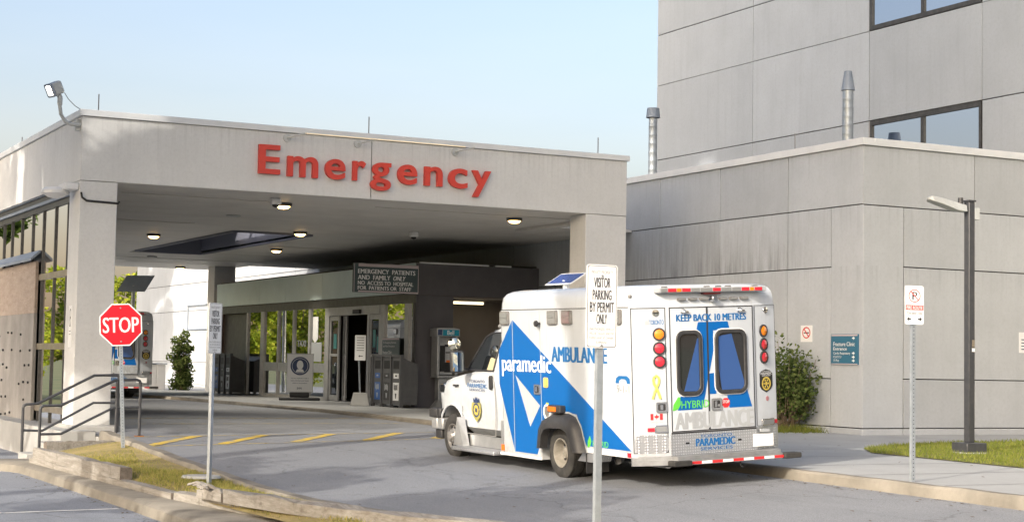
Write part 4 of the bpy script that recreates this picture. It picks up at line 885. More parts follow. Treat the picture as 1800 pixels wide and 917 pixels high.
me2.shade_smooth(); me2.set_sharp_from_angle(angle=math.radians(40)); me2.materials.clear(); me2.materials.append(M['white']); me2.materials.append(M['black'])
bpy.data.objects.remove(cut)
for p_ in me2.polygons: p_.material_index = 0
for p_ in me2.polygons:   # faces of the wheel well are black
    c_ = p_.center
    if math.hypot(c_.x-4.04, c_.z-.4) < .505 and abs(abs(c_.y)-.68) < .012: p_.material_index = 1
m = MB()
for sy in (1, -1):
    a = [(3.545, .44), (3.60, .62), (3.56, .72), (3.47, .86), (3.31, .97)]
    pts_ = [(4.04+.51*math.cos(t), .40+.51*math.sin(t)) for t in lin(.15, PI-.05, 16)]
    m.tube([(x, sy*.975, z) for x, z in pts_], .022, 8)
m.build('arch_lip', 'white', amb)
def cabwin(sy):
    # side glass follows the tumblehome between belt and roof
    def gp(x, z): t = (z-1.48)/(2.13-1.48); return Vector((x, sy*(.955+.006-.125*t), z))
    poly = [(3.43, 1.50), (3.36, 1.60), (2.93, 2.04), (2.72, 2.10), (2.36, 2.12), (2.50, 1.50)]
    g = MB(); g.add([gp(x, z) for x, z in poly], [tuple(range(6))]); go = g.build('side_window', 'cabglass', amb, smooth=0)
    e = MB(); e.tube([gp(x, z)+Vector((0, sy*.002, 0)) for x, z in poly+poly[:1]], .016, 6); e.build('window_seal', 'plastic', go)
cabwin(1); cabwin(-1)
def wsec(x, z, w_): return [Vector((x, y, z)) for y in (-w_, -w_*.5, 0, w_*.5, w_)]
m = MB(); a_ = wsec(3.60, 1.53, .72); b2 = wsec(2.90, 2.14, .70); up = Vector((.012, 0, .014)); m.add([v+up for v in a_]+[v+up for v in b2], [(i, i+1, 5+i+1, 5+i) for i in range(4)]); m.build('windscreen', 'cabglass', amb)
fc = Fr((0, .972, 0), (-1, 0, 0)); fcR = Fr((0, -.972, 0), (1, 0, 0))
m = MB()
for fr, g in ((fc, 1), (fcR, -1)):
    dp = [(-3.47, .46), (-2.40, .46), (-2.37, .9), (-2.40, 1.25), (-2.47, 1.47)]; q = [fr(u*g, v, .024 if .5 < v < 1.3 else .016) for u, v in dp]; m.tube(q, .008, 5)
    m.tube([fr(u*g, v, .024) for u, v in ((-3.47, .47), (-3.62, .66), (-3.60, .9))], .006, 5)
m.build('cab_seams', 'greytx', amb)
m = MB(); m.plate(fc, rrect(-2.575, -2.475, 1.2, 1.43, .04), 0, .045); m.plate(fcR, rrect(2.475, 2.575, 1.2, 1.43, .04), 0, .045); m.build('cab_handle', 'plastic', amb, bevel=.008)
m = MB(); m.plate(fc, rect(-3.95, -3.78, 1.215, 1.245), 0, .03); m.build('fender_badge', 'plastic', amb)
m = MB(); m.plate(fc, rect(-4.4, -3.62, 1.27, 1.38), -.06, .0) if False else m.text(fc, 'TORONTO', -3.34, -2.76, 1.30, 1.345, .019, .02); m.text(fc, 'SERVICES', -3.34, -2.76, 1.16, 1.20, .019, .02); m.build('door_lettering', 'navy', amb, smooth=0)
m = MB(); m.text(fc, 'PARAMEDIC', -3.40, -2.68, 1.215, 1.285, .019, .03); m.build('door_lettering', 'bluetx', amb, smooth=0)
m = MB(); m.plate(fc, [(-3.25, .97), (-3.27, .85), (-3.22, .75), (-3.08, .66), (-2.96, .74), (-2.92, .86), (-2.94, .97), (-3.09, 1.0)], .016, .021); ce = m.build('crest', P('olive', (.35, .32, .09), .5), amb, smooth=0)
m = MB(); m.ring(fc, ell(-3.09, .85, .12, .115), ell(-3.09, .85, .095, .09), .021, .024); m.plate(fc, [(-3.18, .97), (-3.2, 1.05), (-3.14, 1.01), (-3.12, 1.07), (-3.09, 1.02), (-3.06, 1.07), (-3.04, 1.01), (-2.98, 1.05), (-3.0, .97)], .018, .022); m.plate(fc, ell(-3.09, .85, .04, .04, 6), .021, .025); m.build('crest_ring', 'navy', ce, smooth=0)
m = MB()
for k in range(6): a = k*PI/3; m.plate(fc, ell(-3.09+.062*math.cos(a), .85+.06*math.sin(a), .022, .022, 8), .021, .025)
m.build('crest_petals', 'gold', ce, smooth=0)
for sy in (1, -1):
    m = MB(); m.box((4.42, sy*.82-.1, 1.08), (4.66, sy*.82+.1, 1.24)); fo = m.build('headlight', 'chrome', amb, bevel=.02); MB().box((4.64, sy*.82-.085, 1.095), (4.672, sy*.82+.085, 1.225)).build('lens', 'clearl', fo)
    m = MB(); m.lathe((3.28, sy*1.27, 1.93), (-1, .25*sy, 0), [(-.10, .0), (-.09, .06), (-.05, .095), (0, .105)], 18); mo = m.build('spot_mirror', 'chrome', amb); MB().lathe((3.28, sy*1.27, 1.93), (-1, .25*sy, 0), [(0, .105), (.03, .07), (.038, 0)], 18).build('mirror_glass', 'mirror', mo)
    fm = Fr((3.2, sy*1.25, 1.645), (-.20, -.98, 0) if sy > 0 else (.20, -.98, 0)); m = MB(); m.plate(fm, rrect(-.115, .115, -.18, .18, .05), -.12, .0); mo = m.build('wing_mirror', 'plastic', amb, bevel=.03); MB().plate(fm, rrect(-.09, .09, -.155, .155, .03), .001, .004).build('mirror_glass', 'mirror', mo)
    MB().tube([(3.25, sy*1.2, 1.55), (3.4, sy*.96, 1.5)], .025, 8).build('mirror_arm', 'plastic', mo)
m = MB(); m.box((4.62, -1.0, .46), (4.86, 1.0, .66)); m.box((4.40, .78, .46), (4.62, 1.0, .66)); m.box((4.40, -1.0, .46), (4.62, -.78, .66)); m.build('front_bumper', 'silver', amb, bevel=.03)
m = MB(); m.box((4.60, -1.02, .661), (4.9, 1.02, .82)); m.box((4.45, .80, .661), (4.6, 1.02, .82)); m.box((4.45, -1.02, .661), (4.6, -.8, .82)); m.box((4.55, -.95, .3), (4.8, .95, .459)); m.build('bumper_guard', 'plastic', amb, bevel=.02)
MB().box((4.66, -.7, .86), (4.73, .7, 1.2)).build('grille', 'plastic', amb, bevel=.01)
for sy in (1, -1):
    m = MB(); m.box((2.0, sy*1.12-.14, .20), (3.55, sy*1.12+.12, .26)); m.build('running_board', 'tread', amb, bevel=.01)
    y0, y1 = (.94, 1.14) if sy > 0 else (-1.14, -.94); m = MB(); m.box((1.84, y0, .21), (1.92, y1, .75)); m.build('step_guard', 'silver', amb); m = MB(); m.add([(3.35, sy*1.0, .26), (3.72, sy*1.0, .26), (3.52, sy*1.0, .72), (3.35, sy*1.12, .26), (3.72, sy*1.12, .26), (3.56, sy*1.12, .72)], [(0, 1, 2), (3, 4, 5), (0, 1, 4, 3), (1, 2, 5, 4), (0, 2, 5, 3)]); m.build('step_guard', 'silver', amb)
    m = MB(); m.box((1.92, sy*.95-.02, .262), (3.4, sy*.95+.02, .44)); m.build('sill', 'silver', amb)
m = MB(); m.tube([(2.75, .7, 2.21), (2.3, .74, 2.27), (1.84, .74, 2.29)], .03, 6); m.build('roof_rail', 'greytx', amb)
# interior hint: seat and wheel seen through the side window are part of the cab
MB().box((2.6, -.8, 1.2), (2.8, .8, 1.75)).build('seat', 'black', amb, bevel=.05)
# second ambulance beyond the column
amb2 = copy_tree(amb); amb2['label'] = 'second ambulance far back under the canopy, half hidden by the column'
amb2.matrix_world = Matrix.Translation((13.08, 54.3, road(13, 54))) @ Matrix.Rotation(PI/2, 4, 'Z')

# ------------------------------------------------------------------ signs
def post_u(parent, x, y, z0, z1, wdt=.055, mat='galv', holes=True):
    m = MB(); t = .006
    m.box((x-wdt/2, y-.008, z0), (x+wdt/2, y, z1)); m.box((x-wdt/2, y, z0), (x-wdt/2+t, y+.035, z1)); m.box((x+wdt/2-t, y, z0), (x+wdt/2, y+.035, z1)); po_ = m.build('post', mat, parent)
    if holes:
        h = MB(); z = z0+.05
        while z < z1-.1: h.lathe((x, y-.009, z), (0, -1, 0), [(0, .007), (.002, .007), (.002, 0)], 6); z += .05
        h.build('post_holes', 'blacktx', po_)
def place(root, loc, rz):
    root.location = loc; root.rotation_euler = (0, 0, rz); return root
def local_thing(name, label, cat, group=None): return thing(name, label, cat, (0, 0, 0), group, True)
F0 = Fr((0, 0, 0), (1, 0, 0))
# stop sign (local coordinates: post at origin, face towards -Y)
st = local_thing('stop_sign', 'red octagonal STOP sign on a perforated steel post in the dry verge', 'stop sign'); post_u(st, 0, .012, 0, 2.3, .06)
oc = [(r_*math.cos(PI/8+k*PI/4), 2.25+r_*math.sin(PI/8+k*PI/4)) for r_ in (.395,) for k in range(8)]; oc2 = [(.372*math.cos(PI/8+k*PI/4), 2.25+.372*math.sin(PI/8+k*PI/4)) for k in range(8)]
fo = MB().plate(F0, oc, .005, .012).build('sign_plate', 'whitep', st); MB().plate(F0, oc2, .012, .0135).build('red_face', 'stopred', fo); MB().text(F0, 'STOP', -.305, .305, 2.115, 2.38, .015, .022).build('lettering', 'whitep', fo, smooth=0)
m = MB(); [m.lathe((0, -.0135, z), (0, -1, 0), [(0, .016), (.006, .012), (.007, 0)], 8) for z in (1.96, 2.54)]; m.build('bolts', 'steel', fo)
place(st, (7.37, 28.6, -.10), math.radians(-4)); st.rotation_euler[1] = math.radians(-3)
def permit(label, loc, rz, zc, tilt=0):
    t = local_thing('parking_sign', label, 'sign', 'visitor parking permit signs'); post_u(t, 0, .012, -.4, zc-.3, .06, holes=False)
    hw, hh = .155, .355
    fo = MB().plate(F0, rrect(-hw, hw, zc-hh, zc+hh, .025), .002, .008).build('sign_plate', 'whitep', t)
    m = MB(); m.ring(F0, rrect(-hw+.008, hw-.008, zc-hh+.008, zc+hh-.008, .02), rrect(-hw+.013, hw-.013, zc-hh+.013, zc+hh-.013, .018), .008, .0088)
    for s, a, y0, y1 in (('VISITOR', .082, .16, .245), ('PARKING', .095, .055, .14), ('BY PERMIT', .122, -.05, .035), ('ONLY', .053, -.15, -.065)): m.text(F0, s, -a, a, zc+y0, zc+y1, .0092, .016)
    m.build('lettering', 'blacktx', fo, smooth=0); m = MB()
    for s, a, y0, y1 in (('PRIVATE PROPERTY', .11, .275, .305), ('UNAUTHORIZED VEHICLES', .13, -.205, -.183), ('WILL BE TAGGED AND/OR', .125, -.242, -.22), ("TOWED AWAY AT OWNER'S", .13, -.28, -.258), ('EXPENSE', .055, -.318, -.296)): m.text(F0, s, -a, a, zc+y0, zc+y1, .0092)
    m.build('small_lettering', 'greytx', fo, smooth=0)
    m = MB(); [m.lathe((0, -.0088, zc+d), (0, -1, 0), [(0, .012), (.006, .01), (.007, 0)], 8) for d in (.26, -.335)]; m.build('bolts', 'steel', fo)
    place(t, loc, rz); return t
permit('near white visitor parking permit sign on a galvanised post before the ambulance', (7.21, 12.2, .27), math.radians(2), 1.83)
permit('far white visitor parking permit sign on a slim post in the verge', (7.06, 22.6, -.14), math.radians(37), 2.16)
fr_ = local_thing('no_parking_sign', 'white no parking fire route sign on a perforated post by the kerb', 'sign'); post_u(fr_, 0, .012, -.05, 2.5, .06)
hw = .148
fo = MB().plate(F0, rrect(-hw, hw, 2.03, 2.53, .03), .002, .009).build('sign_plate', 'whitep', fr_)
m = MB(); m.ring(F0, ell(0, 2.4, .095, .085, 28), ell(0, 2.4, .083, .073, 28), .009, .0105); m.plate(F0, [(-.07, 2.455), (-.06, 2.463), (.07, 2.345), (.06, 2.337)], .0118, .0125); m.plate(F0, rect(-.142, .142, 2.215, 2.28), .009, .0102); m.build('red_print', P('sign_red', (.6, .09, .08), .5), fo, smooth=0)
m = MB(); m.text(F0, 'P', -.035, .04, 2.35, 2.45, .0112, .02); m.text(F0, 'TOW AWAY ZONE', -.125, .12, 2.155, 2.19, .0102, .005)
for s in (-1, 1): m.plate(F0, [(s*.12, 2.10), (s*.085, 2.13), (s*.085, 2.11), (s*.055, 2.11), (s*.055, 2.09), (s*.085, 2.09), (s*.085, 2.07)], .009, .0105)
m.build('lettering', 'blacktx', fo, smooth=0); MB().text(F0, 'FIRE ROUTE', -.125, .125, 2.225, 2.268, .011, .01).build('lettering', 'whitep', fo, smooth=0)
place(fr_, (14.5, 16.6, .165), math.radians(-3))
# wall signs
fw = Fr((22.3, 0, 0), (0, -1, 0))
t = thing('wall_sign', 'blue Fracture Clinic Entrance direction sign on the wall near the corner', 'sign', (22.3, 27.7, 1.9)); MB().plate(fw, rect(-28.1, -27.21, 1.70, 2.34), .001, .03).build('panel', 'signblue', t, bevel=.004)
MB().plate(fw, rect(-28.08, -27.23, 2.30, 2.33), .03, .034).plate(fw, rect(-28.08, -27.23, 1.705, 1.725), .03, .034).build('edge_strip', 'pink', t)
m = MB(); m.text(fw, 'Fracture Clinic', -28.01, -27.31, 2.09, 2.175, .034, .02); m.text(fw, 'Entrance', -28.01, -27.57, 2.0, 2.068, .034, .02); m.text(fw, 'Cardio Respiratory', -28.01, -27.46, 1.90, 1.965, .034, .01); m.text(fw, 'ICU/CCU', -28.01, -27.75, 1.84, 1.885, .034, .01); m.text(fw, 'X-Ray', -28.01, -27.82, 1.755, 1.815, .034, .01)
for z in (2.255, 1.94, 1.86, 1.785): m.plate(fw, [(-27.31, z), (-27.36, z+.035), (-27.36, z+.012), (-27.4, z+.012), (-27.4, z-.012), (-27.36, z-.012), (-27.36, z-.035)], .03, .0345)
m.build('lettering', 'whitep', t, smooth=0)
t = thing('no_smoking_sign', 'small square no smoking sign on the wall above the shrub', 'sign', (22.3, 29, 2.3)); MB().plate(fw, rect(-29.17, -28.77, 2.18, 2.54), .001, .01).build('panel', 'whitep', t)
m = MB(); m.ring(fw, ell(-28.97, 2.38, .14, .125, 26), ell(-28.97, 2.38, .115, .1, 26), .01, .0125); m.plate(fw, [(-29.06, 2.455), (-29.04, 2.475), (-28.88, 2.305), (-28.9, 2.285)], .0126, .0135); m.build('red_ring', 'red', t, smooth=0); MB().plate(fw, rect(-29.06, -28.88, 2.365, 2.39), .01, .0122).build('cigarette', 'blacktx', t, smooth=0)
t = thing('wall_notice', 'white notice on the wing wall at the right picture edge', 'sign', (26.8, 27.1, 2.2)); fw2 = Fr((0, 27.1, 0), (1, 0, 0)); MB().plate(fw2, rect(26.64, 27.1, 2.03, 2.48), .001, .01).build('panel', 'whitep', t); m = MB(); [m.plate(fw2, rect(26.7, 27.04, 2.1+.07*k, 2.12+.07*k), .01, .012) for k in range(4)]; m.build('print', 'navy', t, smooth=0)
t = thing('column_notice', 'tall white notice with black symbol on the left column side', 'sign', (7.33, 32.8, 2.4)); fcn = Fr((XL, 0, 0), (0, -1, 0)); MB().plate(fcn, rect(-32.98, -32.74, 1.76, 2.58), .001, .008).build('panel', 'whitep', t)
m = MB(); m.ring(fcn, ell(-32.86, 2.42, .07, .10), ell(-32.86, 2.42, .05, .075), .008, .0095); m.ring(fcn, ell(-32.86, 2.26, .07, .10), ell(-32.86, 2.26, .05, .075), .008, .0095); [m.plate(fcn, rect(-32.93, -32.79, 2.07-.06*k, 2.085-.06*k), .008, .0095) for k in range(2)]; m.build('print', 'blacktx', t, smooth=0)
# hanging sign over the entrance
hs = thing('hanging_sign', 'slate sign reading emergency patients and family only, hung above the doors', 'sign', (17.5, 41, 3.4)); fhs = Fr((0, 40.98, 0), (1, 0, 0))
MB().plate(fhs, rect(16.57, 18.46, 3.42, 4.2), -.1, 0).build('panel', 'signgreen', hs, bevel=.006)
m = MB(); m.plate(fhs, rect(16.70, 18.45, 4.11, 4.19), 0, .004); m.plate(fhs, rect(16.70, 18.45, 3.43, 3.47), 0, .004); m.plate(fhs, rect(16.575, 16.59, 3.43, 4.19), 0, .004); m.plate(fhs, rect(18.44, 18.455, 3.471, 4.109), 0, .004); m.build('edge_strip', 'pink', hs)
m = MB(); m.text(fhs, 'EMERGENCY  PATIENTS', 16.69, 18.35, 3.925, 4.045, .005, .045); m.text(fhs, 'AND  FAMILY ', 16.69, 17.62, 3.765, 3.885, .005, .045); m.text(fhs, 'ONLY', 17.70, 18.05, 3.765, 3.885, .005, .045, .2); m.text(fhs, 'NO  ACCESS TO  HOSPITAL', 16.69, 18.3, 3.625, 3.73, .005, .045); m.text(fhs, 'FOR  PATIENTS OR  STAFF', 16.69, 18.24, 3.495, 3.595, .005, .045); m.build('lettering', 'whitep', hs, smooth=0)
m = MB(); m.box((18.3, 41.08, 3.5), (18.53, 41.2, 4.1)); m.build('bracket', 'darkframe', hs)
# window notice
t = thing('window_notice', 'slate notice board with white text standing in the window behind the bins', 'sign', (18.4, 42.6, 1.8)); fwn = Fr((18.44, 0, 0), (0, -1, 0)); MB().plate(fwn, rect(-43.28, -42.1, 1.65, 2.25), 0, .03).build('panel', P('slate_light', (.12, .16, .17), .5), t)
m = MB(); m.text(fwn, 'To Emergency Entrance', -43.22, -42.3, 2.08, 2.15, .032, .01); m.text(fwn, 'and Main Reception', -43.22, -42.4, 1.98, 2.05, .032, .01); m.text(fwn, 'Fracture Clinic', -43.22, -42.6, 1.8, 1.9, .032, .02); m.text(fwn, 'Entrance', -43.22, -42.8, 1.7, 1.77, .032, .01); m.build('lettering', 'whitep', t, smooth=0); MB().plate(fwn, rect(-43.27, -42.11, 2.2, 2.245), .03, .034).build('edge_strip', 'pink', t)
# A-frame sign
t = local_thing('pavement_sign', 'white free-standing sign with round navy mask emblem outside the glazing', 'sign'); F0s = F0
MB().plate(F0, rrect(-.4, .4, .25, 1.42, .02), -.02, .02).build('panel', 'whitep', t)
m = MB(); m.ring(F0, rect(-.41, .41, .24, 1.43), rect(-.385, .385, .265, 1.405), -.025, .026); m.build('frame', 'silver', t)
m = MB(); m.plate(F0, ell(0, 1.05, .29, .28, 32), .02, .023); eo = m.build('emblem', 'navy', t, smooth=0); m = MB(); m.plate(F0, ell(0, 1.08, .10, .14, 20), .023, .026); m.plate(F0, [(-.13, .86), (.13, .86), (.09, .95), (-.09, .95)], .023, .026); m.ring(F0, ell(0, 1.05, .245, .235, 32), ell(0, 1.05, .235, .225, 32), .023, .025); m.build('emblem_figure', 'whitep', eo, smooth=0)
m = MB(); m.text(F0, 'You are required to wear a', -.27, .27, .65, .695, .022, .01); m.text(F0, 'mask and clean your hands', -.27, .27, .575, .62, .022, .01); m.text(F0, 'while on the premises', -.22, .22, .505, .545, .022, .01); m.text(F0, 'SHN', -.08, .06, .34, .40, .022, .02); m.build('lettering', 'navy', t, smooth=0)
m = MB(); m.box((-.62, -.3, 0), (.62, .3, .09)); m.box((-.3, -.05, .09), (.3, .05, .25)); m.build('base', 'plastic', t, bevel=.03); place(t, (17.75, 48.1, .36), math.radians(-18))
# sign on a concrete foot
t = local_thing('post_sign', 'small white sign on a leaning post in a concrete foot by the doors', 'sign'); m = MB(); m.loft([[Vector((-a, -a, z)), Vector((a, -a, z)), Vector((a, a, z)), Vector((-a, a, z))] for a, z in ((.26, 0), (.18, .36))]); m.build('foot', 'block', t, bevel=.02)
MB().tube([(0, 0, .35), (-.05, 0, 1.3)], .025, 8).build('post', 'galv', t); MB().plate(F0, rrect(-.17, .13, 1.25, 1.95, .02), .02, .03).build('sign_plate', 'whitep', t); m = MB(); [m.plate(F0, rect(-.12, .08, 1.87-.07*k, 1.885-.07*k), .03, .032) for k in range(6)]; m.plate(F0, [(-.07, 1.37), (-.03, 1.40), (-.03, 1.38), (.05, 1.38), (.05, 1.36), (-.03, 1.36), (-.03, 1.34)], .03, .032); m.build('print', 'blacktx', t, smooth=0); place(t, (17.55, 42.75, .36), math.radians(-20))
# ------------------------------------------------------------------ bins, phone
def bins(label, y0, tall):
    t = thing('recycling_station', label, 'recycling bin', (17.9, y0, .35), 'three-stream recycling stations'); x0, x1 = 17.9, 18.4; wd = .64; z0, z1 = .36, 1.72
    m = MB(); m.add([(x0, y0, z0+.08), (x1, y0, z0+.08), (x1, y0, z1-.2), (x0, y0, z1), (x0, y0+3*wd, z0+.08), (x1, y0+3*wd, z0+.08), (x1, y0+3*wd, z1-.2), (x0, y0+3*wd, z1)], [(0, 1, 2, 3), (4, 5, 6, 7), (0, 1, 5, 4), (1, 2, 6, 5), (2, 3, 7, 6), (3, 0, 4, 7)]); m.build('cabinet', 'bingrey', t, bevel=.01)
    f = Fr((x0, 0, 0), (0, -1, 0)); q = MB()
    for k in range(4): u = -y0-wd*k; q.plate(f, rect(u-.035, u+.035, z0, z1+.06), -.05, .04)
    q.plate(f, rect(-y0-3*wd, -y0, z1, z1+.06), -.06, .03); q.build('frame', 'bingrey', t); m = MB()
    for k in range(3): u = -y0-wd*(k+.5); m.plate(f, rect(u-.19, u+.19, 1.40, 1.62), .0, .006)
    m.build('openings', 'black', t)
    for k, mt in enumerate(('whitep', 'plastic', 'binblue')):
        u = -y0-wd*(k+.5); MB().plate(f, rect(u-.17, u+.17, 1.14, 1.28), 0, .006).plate(f, rect(u-.19, u+.19, .55, 1.03), 0, .006).build('label_panel', mt, t)
        m = MB(); r4 = random.Random(k)
        for j in range(5): a = u-.13+.05*j; m.plate(f, rect(a, a+.035, .80+r4.uniform(0, .05), .95+r4.uniform(0, .05)), .006, .008)
        m.plate(f, [(u-.05, .74), (u+.05, .74), (u+.02, .60), (u-.02, .60)], .006, .008); m.plate(f, rect(u-.06, u+.06, 1.19, 1.23), .006, .008); m.build('label_print', 'blacktx' if k == 0 else 'grey', t, smooth=0)
    return t
bins('grey recycling station with three labelled slots beside the sliding doors', 40.75, 1); bins('far grey recycling station standing before the dark panel and rear column', 55.35, 1)
t = thing('pay_phone', 'silver pedestal payphone with blue Bell header against the dark wall', 'payphone', (19.25, 40.8, .35)); fp = Fr((0, 40.72, 0), (1, 0, 0))
m = MB(); m.plate(fp, rect(18.93, 19.0, 1.24, 2.3), -.38, .02); m.plate(fp, rect(19.48, 19.55, 1.24, 2.3), -.38, .02); m.plate(fp, rect(19.001, 19.479, 1.24, 2.3), -.38, -.3); m.plate(fp, rect(18.93, 19.55, 1.18, 1.239), -.38, .06); m.build('hood', 'silver', t, bevel=.008)
m = MB(); m.plate(fp, [(18.9, 2.3), (19.58, 2.3), (19.58, 2.5), (19.45, 2.53), (19.05, 2.53), (18.9, 2.5)], -.4, .06); m.build('header', 'silver', t, bevel=.006); MB().plate(fp, rect(19.07, 19.55, 2.32, 2.48), .06, .066).build('header_panel', 'phoneblue', t); MB().text(fp, 'Bell', 19.20, 19.40, 2.345, 2.46, .068, .02).build('header_lettering', 'whitep', t, smooth=0); MB().plate(fp, rect(18.92, 19.05, 2.33, 2.48), .06, .066).build('header_badge', 'navy', t)
MB().plate(fp, rect(19.06, 19.45, 1.26, 2.12), -.3, -.1).build('telephone', 'silver', t, bevel=.01); MB().plate(fp, rect(19.07, 19.2, 1.35, 2.05), -.1, -.05).plate(fp, rect(19.2, 19.40, 1.33, 1.6), -.1, -.09).plate(fp, rect(19.2, 19.4, 2.02, 2.08), -.1, -.09).plate(fp, rect(19.23, 19.38, 1.85, 1.88), -.1, -.09).build('handset', 'black', t, bevel=.01); MB().plate(fp, rect(19.26, 19.38, 1.6, 1.66), -.1, -.08).build('sticker', 'orange', t)
m = MB(); m.plate(fp, rect(19.05, 19.43, .36, 1.18), -.36, -.12); m.build('pedestal', 'silver', t, bevel=.01); MB().lathe((19.24, 40.95, .35), (0, 0, 1), [(0, 0), (0, .34), (.05, .34), (.22, .2), (.24, 0)], 20).build('foot', 'silver', t)
t = thing('alcove_light', 'yellowish strip light under the ceiling of the alcove behind the ambulance', 'light', (20.4, 41.9, 3.3)); MB().box((20.0, 41.9, 3.24), (20.9, 42.0, 3.31)).build('tube', 'cooltube', t); MB().box((19.95, 41.88, 3.311), (20.95, 42.02, 3.358)).build('housing', 'bronze', t)
# ------------------------------------------------------------------ rails, timbers, lamp post
def rail(label, y, pts1, pts2, posts):
    t = thing('stair_railing', label, 'railing', (7, y, 0), 'railings of the short stair')
    def rnd_path(p): return [(x, y, z) for x, z in p]
    MB().tube(rnd_path(pts1), .027, 10).build('top_rail', 'railp', t, smooth=60); MB().tube(rnd_path(pts2), .024, 10).build('mid_rail', 'railp', t, smooth=60)
    for x, z0, z1 in posts:
        MB().tube([(x, y, z0), (x, y, z1)], .027, 10).build('post', 'railp', t); MB().box((x-.08, y-.06, z0-.01), (x+.08, y+.06, z0+.012)).build('base_plate', 'rust', t)
rail('black tubular stair railing against the front column, the farther of two', 31.85, [(6.29, .60), (6.30, .65), (6.35, .675), (6.56, .69), (7.60, 1.23), (8.06, 1.24)], [(6.31, .19), (6.65, .18), (7.60, .71), (8.07, .71)], [(6.29, -.38, .62), (8.07, .11, 1.24)])
rail('black tubular stair railing ending beside the driveway kerb, the nearer of two', 30.8, [(6.39, .60), (6.40, .65), (6.45, .68), (6.76, .69), (7.75, 1.16), (8.15, 1.17), (8.2, 1.15), (8.22, 1.1)], [(6.41, .165), (6.77, .17), (7.73, .655), (8.22, .66)], [(6.39, -.38, .62), (7.78, .0, 1.17), (8.22, .12, 1.12)])
m = MB(); m.box((6.2, 30.95, -.6), (6.86, 31.7, -.2)); m.box((6.5, 30.95, -.2), (6.86, 31.7, 0)); tag(m.build('stair', 'block', bevel=.01, loc=(6.5, 31.3, -.4)), 'short concrete steps between the two black stair railings', 'steps')
def timber(label, pts, wdt, z0, z1, rough=.012, seed=1, name='landscape_timber'):
    r5 = random.Random(seed); m = MB(); rings = []; n = 14; P_ = [Vector((*p, 0)) for p in pts]
    for i in range(n):
        t = i/(n-1)*(len(P_)-1); k = min(int(t), len(P_)-2); p = P_[k].lerp(P_[k+1], t-k); d = (P_[k+1]-P_[k]).normalized(); s_ = Vector((d.y, -d.x, 0))
        j = lambda: r5.uniform(-rough, rough)
        c = [(-wdt/2+j(), z0+j()*.3), (wdt/2, z0), (wdt/2+j(), z1+j()), (0, z1+j()), (-wdt/2+.025+j(), z1+j()), (-wdt/2+j(), z1-.03+j())]
        rings.append([p+s_*a+Vector((0, 0, b)) for a, b in c])
    m.loft(rings, cap=False); t_ = thing(name, label, 'timber', (pts[0][0], pts[0][1], z0), 'weathered timbers edging the verge')
    m.build('beam', 'timber', t_, smooth=20)
    e = MB(); e.add(rings[0], [(0, 1, 2, 3, 4, 5)]); e.add(rings[-1], [(5, 4, 3, 2, 1, 0)]); e.build('end_grain', 'endgrain', t_, smooth=0)
timber('bottom weathered timber running from the railing to its joint in the verge', [(6.06, 29.5), (6.15, 25.5), (6.29, 21.5)], .2, -.34, -.175, .008, 1)
timber('bottom weathered timber continuing towards the bottom picture edge', [(6.295, 21.45), (6.55, 19.2), (7.0, 17.2), (7.9, 14.6)], .2, -.34, -.155, .014, 2)
timber('top squared timber with a dark sawn end near the stop sign', [(6.07, 29.3), (6.13, 26.5), (6.22, 23.95)], .19, -.174, .005, .01, 3)
timber('short broken top timber with splintered end in the middle of the row', [(6.31, 20.5), (6.38, 19.7)], .18, -.154, -.03, .03, 4)
timber('top timber with a split face curving to the bottom picture edge', [(6.385, 19.62), (6.6, 18.2), (7.1, 16.3), (7.95, 14.3)], .19, -.153, .0, .02, 5)
timber('lower grass-topped timber lying across the head of the verge', [(6.25, 29.62), (7.75, 29.75)], .16, -.2, -.06, .012, 6)
timber('upper grass-topped timber lying across the head of the verge', [(6.27, 29.72), (7.8, 29.9)], .16, -.06, .09, .012, 7)
m = MB(); r6 = random.Random(9)
for k in range(9):
    x, y = 6.32+r6.uniform(-.06, .06), 20.4+r6.uniform(-.5, .5); a = r6.uniform(-.3, .3); L_ = r6.uniform(.1, .3)
    m.tube([(x-math.sin(a)*L_, y-L_, -.02), (x, y, -.01+r6.uniform(0, .04)), (x+math.sin(a)*L_, y+L_, -.03)], .018, 5)
tag(m.build('timber_splinter', 'timber', loc=(6.32, 20.4, -.02)), 'heap of splintered wood lying on the broken timber', 'debris')
m = MB(); m.lathe((7.2, 23.5, -.13), (0, 0, 1), [(0, .0), (0, .3), (.035, .27), (.05, .0)], 12); tag(m.build('concrete_footing', 'block', loc=(7.2, 23.5, -.13)), 'flat pale concrete footing in the grass beside the far permit sign', 'footing')
lp = thing('lamp_post', 'square black lamp post with grey LED head on the lawn', 'lamp post', (19.98, 21.43, .24)); x, y = 20.0, 21.5
MB().box((x-.065, y-.065, .40), (x+.065, y+.065, 4.5)).build('pole', 'railp', lp, bevel=.012); MB().box((x-.22, y-.19, .23), (x+.22, y+.19, .40)).build('base_box', 'railp', lp, bevel=.012); MB().lathe((x, y, .2), (0, 0, 1), [(0, .31), (.04, .31), (.05, 0)], 22).build('pad', 'block', lp); MB().box((x-.08, y-.08, 4.501), (x+.08, y+.08, 4.53)).build('pole_cap', 'railp', lp)
hd = []
for i, (u, hw_, z0, z1) in enumerate(((0, .06, 4.32, 4.44), (.25, .10, 4.33, 4.47), (.6, .12, 4.42, 4.53), (.78, .10, 4.46, 4.55), (.83, .04, 4.49, 4.53))): hd.append([Vector((x-.09-u, y-hw_, z0)), Vector((x-.09-u, y+hw_, z0)), Vector((x-.09-u, y+hw_*.7, z1)), Vector((x-.09-u, y-hw_*.7, z1))])
